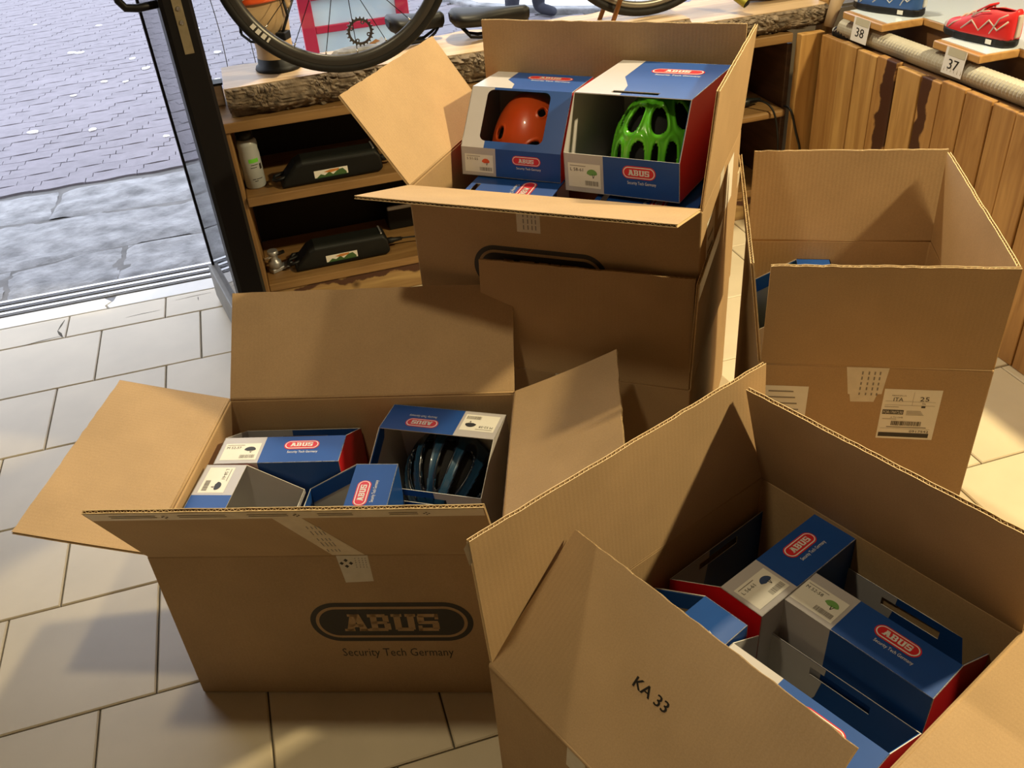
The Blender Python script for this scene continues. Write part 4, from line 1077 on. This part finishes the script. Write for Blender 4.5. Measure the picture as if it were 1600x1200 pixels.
wheel('black road bicycle wheel standing on the slab between mannequin head and saddles', Matrix.Translation((0.2775, 2.679, 1.0675)) @ Matrix.Rotation(-0.02, 4, 'Z') @ UPR)
# second wheel with part of the bicycle behind the stacked carton
bike = thing('bicycle', 'bicycle with bronze fork and yellow-green frame partly hidden behind the stacked carton', 'bicycle', Matrix.Translation((1.245, 2.80, 1.068)) @ Matrix.Rotation(0.02, 4, 'Z') @ UPR)
mat('bronze', (0.20, 0.085, 0.025), 0.35, metal=0.5); mat('olive', (0.30, 0.27, 0.035), 0.35, metal=0.4); mat('rim2', (0.22, 0.21, 0.19), 0.35, metal=0.6)
mb = MB(); mb.torus(0.3195, 0.0125, 'rubber', n=128, k=12); mb.build('tyre', bike)
mb = MB(); mb.torus(0.298, 0.0115, 'rim2', n=128, k=10, squash=0.8); mb.build('rim', bike)
mb = MB(); mb.lathe([(0.007, -0.05), (0.02, -0.036), (0.011, -0.02), (0.011, 0.02), (0.02, 0.036), (0.007, 0.05)], 'steel', 18); mb.build('hub', bike)
for i in range(20):
    a = 2*PI*(i+0.5)/20; sg = 1 if i % 2 else -1
    s_ = MB(); s_.tube([(0.019*math.cos(a+0.8*sg), 0.019*math.sin(a+0.8*sg), sg*0.03), (0.29*math.cos(a), 0.29*math.sin(a), 0)], 0.0011, 'steel', 6); s_.build('spoke', bike)
for z_ in (0.045, -0.045):
    mb = MB(); mb.tube([(-0.155, -0.36 + (0.012 if z_ < 0 else 0), z_), (-0.115, -0.26, z_), (-0.03, -0.02, z_*0.9), (0.10, 0.33, z_*0.6), (0.13, 0.42, 0)], [0.007, 0.008, 0.010, 0.012, 0.014], 'bronze', 10); mb.build('fork_blade', bike)
mb = MB(); mb.tube([(0.22, -0.16, 0.05), (0.262, -0.288, 0.05), (0.285, -0.308, 0.05)], 0.011, 'olive', 12); mb.tube([(0.262, -0.288, 0.05), (0.292, -0.318, 0.10)], 0.015, 'olive', 14, cap=False); mb.build('frame_tube', bike)
mb = MB(); mb.lathe([(0.0125, 0), (0.0125, 0.004)], 'dark_hole', 14, M=fr((0.290, -0.316, 0.095), (1, 0, 0), (0, 0.86, 0.5))); mb.build('tube_opening', bike)
mb = MB(); mb.box((0.05, -0.22, -0.03), (0.19, -0.185, 0.0), 'box_red', Matrix.Rotation(0.12, 4, 'Z')); mb.build('reflector', bike)

# mannequin head with orange helmet and strap
mat('mannequin_skin', (0.56, 0.40, 0.23), 0.5)
he = thing('mannequin_head', 'beige mannequin head with black base standing on the slab', 'mannequin', T(0.080, 2.835, 0.735, 2.6))
mb = MB(); mb.lathe([(0.066, 0), (0.069, 0.004), (0.066, 0.012), (0.058, 0.016), (0.057, 0.036)], 'black_plastic', 40, sx=1, sy=0.9); mb.build('base', he)
mb = MB(); n = 36; rings = [(0.056, 0.050, 0, 0.036), (0.054, 0.048, 0, 0.06), (0.055, 0.050, 0.003, 0.09), (0.060, 0.060, 0.010, 0.115), (0.064, 0.078, 0.022, 0.14), (0.067, 0.088, 0.026, 0.17), (0.071, 0.094, 0.022, 0.21), (0.074, 0.098, 0.016, 0.25), (0.070, 0.092, 0.010, 0.29), (0.050, 0.068, 0.006, 0.32), (0.015, 0.02, 0.004, 0.333)]
for (a, b, off, z_) in rings:
    for k in range(n):
        t = 2*PI*k/n; fx = math.sin(t); nose = 0
        if 0.15 < z_ < 0.23: nose = 0.022*max(0, fx)**22*(1 if z_ < 0.2 else 0.5)
        mb.v.append((a*math.cos(t), (b+nose)*fx + off, z_))
for j in range(len(rings)-1):
    for k in range(n): k2 = (k+1) % n; mb.face((j*n+k, j*n+k2, (j+1)*n+k2, (j+1)*n+k), 'mannequin_skin', True)
mb.face([(len(rings)-1)*n+k for k in range(n)], 'mannequin_skin')
hd = mb.build('head', he)
for sg in (-1, 1):
    e = MB(); e.lathe([(0.004, 0), (0.016, 0.004), (0.018, 0.010), (0.010, 0.014)], 'mannequin_skin', 16, sx=1.0, sy=1.6, M=fr((sg*0.066, 0.008, 0.195), (0, 1, 0), (0, 0, 1)) if sg > 0 else fr((sg*0.066, 0.008, 0.195), (0, -1, 0), (0, 0, 1))); e.build('ear', hd)
oh = helmet('helmet', 'orange bicycle helmet worn by the mannequin head', he.matrix_world @ Matrix.Translation((0, 0.010, 0.245)), (0.096, 0.132, 0.115),
            [(-30, 40, 7, 16, 0), (30, 40, 7, 16, 0), (0, 55, 5, 14, 0), (-75, 30, 9, 12, 0), (75, 30, 9, 12, 0), (180, 35, 9, 14, 0), (140, 30, 8, 14, 0), (-140, 30, 8, 14, 0)], 'helmet_orange', seg=(120, 50), low=-0.35)
for sg in (-1, 1):
    mb = MB(); mb.tube([(sg*0.078, 0.03, -0.04), (sg*0.079, 0.02, -0.09), (sg*0.064, 0.045, -0.135), (sg*0.03, 0.062, -0.150), (0, 0.066, -0.152)], 0.004, 'black_plastic', 6); mb.build('strap', oh)
    mb = MB(); mb.tube([(sg*0.080, -0.05, -0.04), (sg*0.077, 0.01, -0.085), (sg*0.066, 0.045, -0.130)], 0.004, 'black_plastic', 6); mb.build('strap', oh)
mb = MB(); mb.box((-0.078, 0.02, -0.150), (-0.048, 0.058, -0.128), 'black_plastic'); mb.build('buckle', oh, bevel=0.003)

# chainring leaning on a stone, saddles
st_ = MB(); n = 20
for j, (rr, zz) in enumerate(((0.95, 0), (1.0, 0.006), (0.86, 0.017), (0.5, 0.021))):
    for k in range(n):
        a = 2*PI*k/n; w_ = 1 + 0.13*noise.noise(Vector((math.cos(a)*2, math.sin(a)*2, j*0.4))); st_.v.append((0.085*rr*w_*math.cos(a), 0.036*rr*w_*math.sin(a), zz))
for j in range(3):
    for k in range(n): k2 = (k+1) % n; st_.face((j*n+k, j*n+k2, (j+1)*n+k2, (j+1)*n+k), 'slate', False)
st_.face([3*n+k for k in range(n)], 'slate'); st_.face([k for k in range(n)][::-1], 'slate')
tag(st_.build('flat_stone', M=T(0.325, 2.862, 0.7352, -0.06)), 'flat grey stone on the slab behind the wheel', 'stone')
cr = MB(); N = 22; outer, inn_ = [], []
for i in range(N):
    a = 2*PI*i/N; d_ = 2*PI/N
    outer += [(0.0375, a - d_*0.42), (0.0375, a - d_*0.28), (0.0428, a - d_*0.08), (0.0428, a + d_*0.08), (0.0375, a + d_*0.28)]
M_ = Matrix.Translation((0.337, 2.857, 0.7995)) @ Matrix.Rotation(0.10, 4, 'Z') @ UPR
m = len(outer)
for zz in (-0.0015, 0.0015):
    cr.v += [tuple((r_*math.cos(a), r_*math.sin(a), zz)) for r_, a in outer]
    cr.v += [tuple((0.0305*math.cos(a), 0.0305*math.sin(a), zz)) for r_, a in outer]
for i in range(m):
    j = (i+1) % m
    cr.face((i, j, m+j, m+i)[::-1], 'rim'); cr.face((2*m+i, 2*m+j, 3*m+j, 3*m+i), 'rim'); cr.face((i, 2*m+i, 2*m+j, j)[::-1], 'rim'); cr.face((m+i, m+j, 3*m+j, 3*m+i), 'rim')
ring = thing('chainring', 'small toothed chainring standing on the flat stone behind the wheel', 'chainring', M_)
cr.build('ring', ring)
for i in range(4):
    a = PI/4 + i*PI/2 + 0.35; t_ = MB(); t_.torus(0.0045, 0.002, 'rim', M=Matrix.Translation((0.0275*math.cos(a), 0.0275*math.sin(a), 0)), n=16, k=8); t_.build('bolt_tab', ring)
def saddle(label, M, L=0.26):
    root = thing('bicycle_saddle', label, 'saddle', M, 'saddles on the slab')
    mb = MB(); n, k = 22, 16
    for i in range(n+1):
        t = i/n; x = L*t
        w_ = 0.068*math.exp(-((t-0.08)/0.42)**2)*min(1, (t+0.015)/0.10)**0.5 + 0.019*min(1, ((1.015-t)/0.05))**0.5*min(1, t*3)
        h_ = 0.030*min(1, (t+0.02)/0.08)**0.5*min(1, (1.02-t)/0.06)**0.5
        zt_ = 0.055 + 0.010*(1-t)**2
        for j in range(k):
            b = 2*PI*j/k; c, s_ = math.cos(b), math.sin(b)
            mb.v.append((x, w_*math.copysign(abs(c)**0.7, c), zt_ + h_*(0.55*s_ if s_ > 0 else 0.9*s_)))
    for i in range(n):
        for j in range(k): j2 = (j+1) % k; mb.face((i*k+j, i*k+j2, (i+1)*k+j2, (i+1)*k+j), 'black_plastic', True)
    mb.face(list(range(k)), 'black_plastic'); mb.face([n*k+j for j in range(k)][::-1], 'black_plastic')
    mb.build('padding', root)
    for sg in (-1, 1):
        r_ = MB(); r_.tube([(0.03, sg*0.028, 0.040), (0.06, sg*0.026, 0.010), (0.09, sg*0.022, 0.0055), (0.16, sg*0.020, 0.0055), (0.20, sg*0.014, 0.02), (0.235, sg*0.006, 0.042)], 0.0045, 'black_metal', 8); r_.build('rail', root)
    return root
saddle('black bicycle saddle between the wheel and the other saddle', T(0.425, 2.885, 0.7352, 0.10) @ Matrix.Diagonal((0.72, 0.95, 1.12, 1)), 0.25)
saddle('black bicycle saddle beside the back flap of the stacked carton', T(0.612, 2.850, 0.7352, -0.10) @ Matrix.Diagonal((0.95, 1, 1.12, 1)), 0.26)
# bracket by the end of the slab
br = thing('metal_bracket', 'dark bracket with bolts at the left end of the slab', 'bracket', T(-0.125, 2.90, 0.6425))
mb = MB(); mb.box((-0.04, -0.03, 0), (0.03, 0.05, 0.060), 'slab_top'); mb.build('block', br, bevel=0.004)
mb = MB(); mb.box((-0.04, -0.032, 0.061), (0.035, 0.02, 0.067), 'black_metal'); mb.build('plate', br)
for x_ in (-0.005,): mb = MB(); mb.lathe([(0.009, 0.067), (0.009, 0.080), (0.012, 0.081), (0.010, 0.088)], 'steel', 12, M=Matrix.Translation((x_, -0.01, 0))); mb.build('bolt', br)

# ================================================================ SHOES, CARDS, HOSE
mat('hose', (0.50, 0.48, 0.43), 0.4, metal=0.15, var=0.05, vscale=30)
mb = MB(); n = 20; ln = 2.05; rings = int(ln/0.0065); 
for i in range(rings+1):
    y_ = 2.60 - ln*i/rings; r_ = 0.0235 if i % 2 else 0.0282
    for k in range(n): a = 2*PI*k/n; mb.v.append((1.833 + r_*math.cos(a), y_, 0.661 + r_*math.sin(a)))
for i in range(rings):
    for k in range(n): k2 = (k+1) % n; mb.face((i*n+k, (i+1)*n+k, (i+1)*n+k2, i*n+k2), 'hose', False)
tag(mb.build('corrugated_hose'), 'grey corrugated hose lying along the top of the plank counter', 'hose')
mat('card_white', (0.72, 0.70, 0.68), 0.6); mat('tape_clear', (0.50, 0.47, 0.36), 0.3)
def card(txt, u, v, label):
    root = thing('size_card', label, 'card', Matrix.Translation((u - 0.0015, v, 0.7185)) @ Matrix.Rotation(-PI/2, 4, 'Z') @ Matrix.Rotation(-0.10, 4, 'X'), 'size cards')
    mb = MB(); mb.box((-0.040, 0, -0.068), (0.040, 0.0006, 0.0), 'card_white'); mb.build('paper', root)
    p = Print(); p.text(txt, 0, -0.040, 0.026, 'ink_black', 1, w=0.040, bold=0.0005); deco('number', p, root, fr((0, 0, 0), (1, 0, 0), (0, 0, 1)))
    p = Print(); p.rect(-0.030, -0.020, 0.036, 0.001, 'tape_clear', 2); deco('tape', p, root, fr((0, 0, 0), (1, 0, 0), (0, 0, 1)))
card('38', 1.797, 2.462, 'white paper card reading 38 below the blue and white shoe')
card('37', 1.813, 2.062, 'white paper card reading 37 below the red sports shoe')
def shoe(label, M, c_main, c_trim, c_sole='black_plastic', L=0.27):
    root = thing('shoe', label, 'shoe', M, 'shoes on display')
    k = 24
    # outline half widths along the length (toe at x=0, heel at L)
    st = [(0.0, 0.012, 0.030), (0.03, 0.035, 0.046), (0.08, 0.046, 0.058), (0.13, 0.046, 0.078), (0.17, 0.041, 0.100), (0.20, 0.038, 0.108), (0.24, 0.037, 0.104), (0.265, 0.030, 0.112), (0.275, 0.016, 0.106)]
    mb = MB()
    for x_, w_, h_ in st:
        for j in range(k+1):
            b = PI*j/k; c, s_ = math.cos(b), math.sin(b)
            mb.v.append((x_*L/0.275, w_*math.copysign(abs(c)**0.55, c)*(1 - 0.30*s_**2*(h_ > 0.09)), 0.022 + (h_-0.022)*abs(s_)**0.75))
    m = k+1
    for i in range(len(st)-1):
        for j in range(k):
            open_ = 4 <= i <= 6 and k*0.36 < j+0.5 < k*0.64
            if open_: continue
            mb.face((i*m+j, (i+1)*m+j, (i+1)*m+j+1, i*m+j+1), c_trim if i == 0 and j % 24 not in (11, 12) else c_main, True)
    mb.face(list(range(m)), c_main); mb.face([(len(st)-1)*m+j for j in range(m)][::-1], c_main)
    up = mb.build('upper', root); sl = up.modifiers.new('s', 'SOLIDIFY'); sl.thickness = 0.005; sb = up.modifiers.new('ss', 'SUBSURF'); sb.levels = sb.render_levels = 1
    mb = MB(); P = []
    for x_, w_, h_ in st: P.append((x_*L/0.275, -w_*1.06 - 0.002))
    Q = [(x_, -y_) for x_, y_ in reversed(P)]
    mb.prism([(-0.006, 0)] + P + [(L+0.006, 0)] + Q, 0.0, 0.026, c_sole); mb.build('sole', root, bevel=0.006)
    mb = MB(); mb.box((-0.035, -0.022, -0.003), (0.032, 0.022, 0.004), c_main, Matrix.Translation((0.142, 0, 0.096)) @ Matrix.Rotation(-0.55, 4, 'Y')); mb.build('tongue', root, bevel=0.006)
    for i in range(4):
        x_ = 0.075 + 0.027*i; z_ = 0.064 + 0.0125*i; s_ = MB(); s_.tube([(x_-0.008, -0.030, z_-0.012), (x_, -0.012, z_+0.004), (x_+0.004, 0.012, z_+0.004), (x_-0.004, 0.030, z_-0.012)], 0.003, c_trim, 6); s_.build('lace', root)
    for sg in (-1, 1):
        p_ = [(0.10, sg*0.0485, 0.035), (0.135, sg*0.0475, 0.066), (0.165, sg*0.0445, 0.040), (0.195, sg*0.0415, 0.075), (0.23, sg*0.040, 0.050), (0.26, sg*0.034, 0.080)]
        s_ = MB(); s_.tube(p_, 0.0028, c_trim, 6); s_.build('side_stripe', root)
    for sg in (-1, 1):
        for p_ in ([(0.045, sg*0.0445, 0.030), (0.062, sg*0.043, 0.046), (0.085, sg*0.036, 0.058)], [(0.205, sg*0.0415, 0.036), (0.232, sg*0.0405, 0.086), (0.255, sg*0.0345, 0.100)], [(0.125, sg*0.040, 0.074), (0.15, sg*0.036, 0.092), (0.185, sg*0.034, 0.100)]):
            s_ = MB(); s_.tube(p_, 0.0024, c_trim, 6); s_.build('side_stripe', root)
    ht = MB(); ht.box((0.262, -0.010, 0.030), (0.2795, 0.010, 0.098), c_trim); ht.build('heel_tab', root, bevel=0.004)
    pt = MB(); pt.box((0.20, -0.0445, 0.006), (0.222, -0.0435, 0.020), 'paper'); pt.build('price_sticker', root)
    return root
mat('shoe_red', (0.62, 0.015, 0.018), 0.45); mat('shoe_grey', (0.50, 0.42, 0.38), 0.5); mat('shoe_blue', (0.03, 0.10, 0.32), 0.5); mat('shoe_white', (0.55, 0.58, 0.62), 0.5); mat('shoe_navy', (0.012, 0.014, 0.03), 0.5)
SHS = Matrix.Scale(0.84, 4)
shoe('red sports shoe with pale stripes on the tab above card 37', T(1.900, 2.222, 0.7215, -1.44) @ SHS, 'shoe_red', 'shoe_grey')
shoe('blue and white sports shoe on the tab above card 38', T(1.862, 2.600, 0.7215, -1.20) @ SHS, 'shoe_blue', 'shoe_white')
shoe('dark shoe with white laces in the corner below the shelf', T(1.826, 2.645, 0.6325, -1.35) @ Matrix.Scale(0.56, 4), 'shoe_navy', 'shoe_white')
# pale stake and log piece in the corner
mat('peeled_wood', (0.56, 0.42, 0.28), 0.5, var=0.2, vscale=8)
mb = MB(); mb.tube([(1.822, 2.672, 0.650), (1.842, 2.674, 0.72), (1.88, 2.676, 0.80), (1.92, 2.68, 0.95)], [0.016, 0.02, 0.026, 0.028], 'peeled_wood', 14)
tag(mb.build('wooden_stake'), 'pale peeled wooden stake leaning in the corner by card 38', 'stake')
mb = MB(); n = 28
for (x_, r_) in ((1.62, 0.058), (1.70, 0.066), (1.80, 0.064), (1.86, 0.060)):
    for k in range(n): a = 2*PI*k/n; q = r_*(1 + 0.10*noise.noise(Vector((math.cos(a)*2, math.sin(a)*2, x_*9)))); mb.v.append((x_, 2.86 + q*math.cos(a), 0.78 + q*math.sin(a)))
for j in range(3):
    for k in range(n): k2 = (k+1) % n; mb.face((j*n+k, j*n+k2, (j+1)*n+k2, (j+1)*n+k), 'bark', True)
mb.face(list(range(n))[::-1], 'slab_top'); mb.face([3*n+k for k in range(n)], 'slab_top')
tag(mb.build('wood_log'), 'short log lying on the slab in the corner', 'log')
bd('corner_block', (1.832, 2.70, 0.0), (1.862, 2.76, 0.76), 'plank_pale', counter)

# ================================================================ OUTSIDE
mat('sign_red', (0.62, 0.018, 0.055), 0.5); mat('sign_blue', (0.74, 0.90, 0.95), 0.5)
sg_ = thing('pavement_sign', 'red framed pavement sign with pale blue panels outside the window', 'sign', T(0.505, 4.55, 0, 0))
for x_ in (-0.205, 0.245):
    mb = MB(); mb.box((x_-0.030, -0.02, 0), (x_+0.030, 0.02, 1.0), 'sign_red'); mb.build('post', sg_, bevel=0.003)
for z_ in (0.14, 0.448, 0.565+0.03, 0.78, 0.97):
    mb = MB(); mb.box((-0.174, -0.016, z_-0.016), (0.214, 0.016, z_+0.016), 'sign_red'); mb.build('rail', sg_, bevel=0.003)
for z0, z1 in ((0.157, 0.431), (0.465, 0.578), (0.612, 0.763), (0.797, 0.953)):
    mb = MB(); mb.box((-0.174, -0.006, z0), (0.214, 0.006, z1), 'sign_blue'); mb.build('panel', sg_)
p = Print(); p.poly([(0.03, 0.34), (0.06, 0.365), (0.10, 0.36), (0.13, 0.38), (0.15, 0.35), (0.05, 0.335)], 'paper', 1); p.poly([(0.045, 0.34), (0.075, 0.362), (0.12, 0.342)], 'stk_green', 2); p.poly([(0.06, 0.352), (0.10, 0.372), (0.12, 0.36), (0.09, 0.352)], 'stk_orange', 3)
p.poly([(0.17, 0.36), (0.20, 0.375), (0.21, 0.355)], 'stk_green', 2)
deco('picture', p, sg_, fr((0, -0.0065, 0), (1, 0, 0), (0, 0, 1)), 'small mountain picture')
for x_ in (-0.19, 0.23):
    mb = MB(); mb.tube([(x_, 0.03, 0.97), (x_, 0.42, 0.0)], 0.016, 'sign_red', 8); mb.build('back_leg', sg_)

# passer-by: only the lower legs show
pr = thing('person', 'person in dark trousers standing outside on the road painted pale for sunlight', 'person', T(1.845, 6.06, 0, 0.5))
def skin(name, parent, V, E, Rr, m, root_i=0, sub=2):
    me = bpy.data.meshes.new(name); me.from_pydata(V, E, []); me.materials.append(MATS[m])
    o = bpy.data.objects.new(name, me); COL.objects.link(o); o.parent = parent
    md = o.modifiers.new('skin', 'SKIN'); md.use_smooth_shade = True
    for i, r_ in enumerate(Rr): me.skin_vertices[0].data[i].radius = r_ if isinstance(r_, tuple) else (r_, r_)
    me.skin_vertices[0].data[root_i].use_root = True
    sb = o.modifiers.new('sub', 'SUBSURF'); sb.levels = sb.render_levels = sub
    return o
mat('trousers', (0.025, 0.028, 0.045), 0.8); mat('jacket', (0.05, 0.055, 0.06), 0.8); mat('skin_tone', (0.45, 0.26, 0.17), 0.5); mat('hair', (0.03, 0.02, 0.014), 0.7)
V = [(0,0,0.95), (0.09,0,0.90), (0.095,0,0.50), (0.10,0.01,0.10), (0.10,0.01,0.045), (0.105,-0.14,0.03), (-0.09,0,0.90), (-0.10,0.02,0.50), (-0.11,0.05,0.10), (-0.11,0.05,0.045), (-0.125,-0.10,0.03),
     (0,0,1.15), (0,0,1.38), (0,0,1.47), (0,-0.01,1.55), (0,-0.015,1.64), (0.17,0,1.40), (0.23,0.02,1.12), (0.22,-0.08,0.88), (-0.17,0,1.40), (-0.23,0.02,1.12), (-0.22,-0.08,0.88), (0,-0.01,1.72)]
Ed = [(0,1),(1,2),(2,3),(3,4),(4,5),(0,6),(6,7),(7,8),(8,9),(9,10),(0,11),(11,12),(12,13),(13,14),(14,15),(15,22),(12,16),(16,17),(17,18),(12,19),(19,20),(20,21)]
Rr = [(0.15,0.11), 0.09, 0.065, 0.052, 0.042, 0.030, 0.09, 0.065, 0.052, 0.042, 0.030, (0.145,0.10), (0.16,0.10), 0.055, (0.07,0.085), (0.075,0.09), 0.06, 0.048, 0.036, 0.06, 0.048, 0.036, 0.045]
bdy = skin('body', pr, V, Ed, Rr, 'trousers')
mb = MB(); mb.lathe([(0.170, 0.90), (0.165, 1.05), (0.165, 1.25), (0.175, 1.38), (0.10, 1.47)], 'jacket', 28, sy=0.75); mb.build('jacket', pr)
mb = MB(); mb.lathe([(0.06, 1.53), (0.075, 1.60), (0.078, 1.66), (0.055, 1.74), (0.01, 1.77)], 'skin_tone', 24, sy=1.12); mb.build('face', pr)
mb = MB(); mb.lathe([(0.081, 1.655), (0.080, 1.70), (0.058, 1.755), (0.01, 1.782)], 'hair', 24, sy=1.12); mb.build('hair', pr)

mat('petal_white', (0.85, 0.84, 0.82), 0.6)
pm_ = MB(); pm_.prism([(0.019*math.cos(a)*(1 + 0.2*math.sin(3*a)), 0.015*math.sin(a)) for a in [2*PI*i/9 for i in range(9)]], 0.0, 0.003, 'petal_white'); o = pm_.build('petal'); pmesh = o.data; bpy.data.objects.remove(o)
for i, (u, v) in enumerate(((-1.016, 5.816), (-0.853, 5.087), (-1.16, 5.208), (-0.734, 5.961), (-0.86, 6.034), (-1.075, 6.893), (-1.504, 8.061), (-1.01, 7.712), (-0.624, 6.213), (-0.478, 4.781), (-0.306, 7.142), (-0.181, 6.358), (-0.2, 5.706), (-0.718, 6.516), (-1.131, 6.928))):
    o = bpy.data.objects.new('petal', pmesh); COL.objects.link(o); o.location = (u, v, 0.0005); o.rotation_euler = (0, 0, i*1.3)
    o.scale = (1 + (i % 3)*0.3,)*3; tag(o, 'small white petal lying on the street pavers', 'petal', 'white petals on the street')
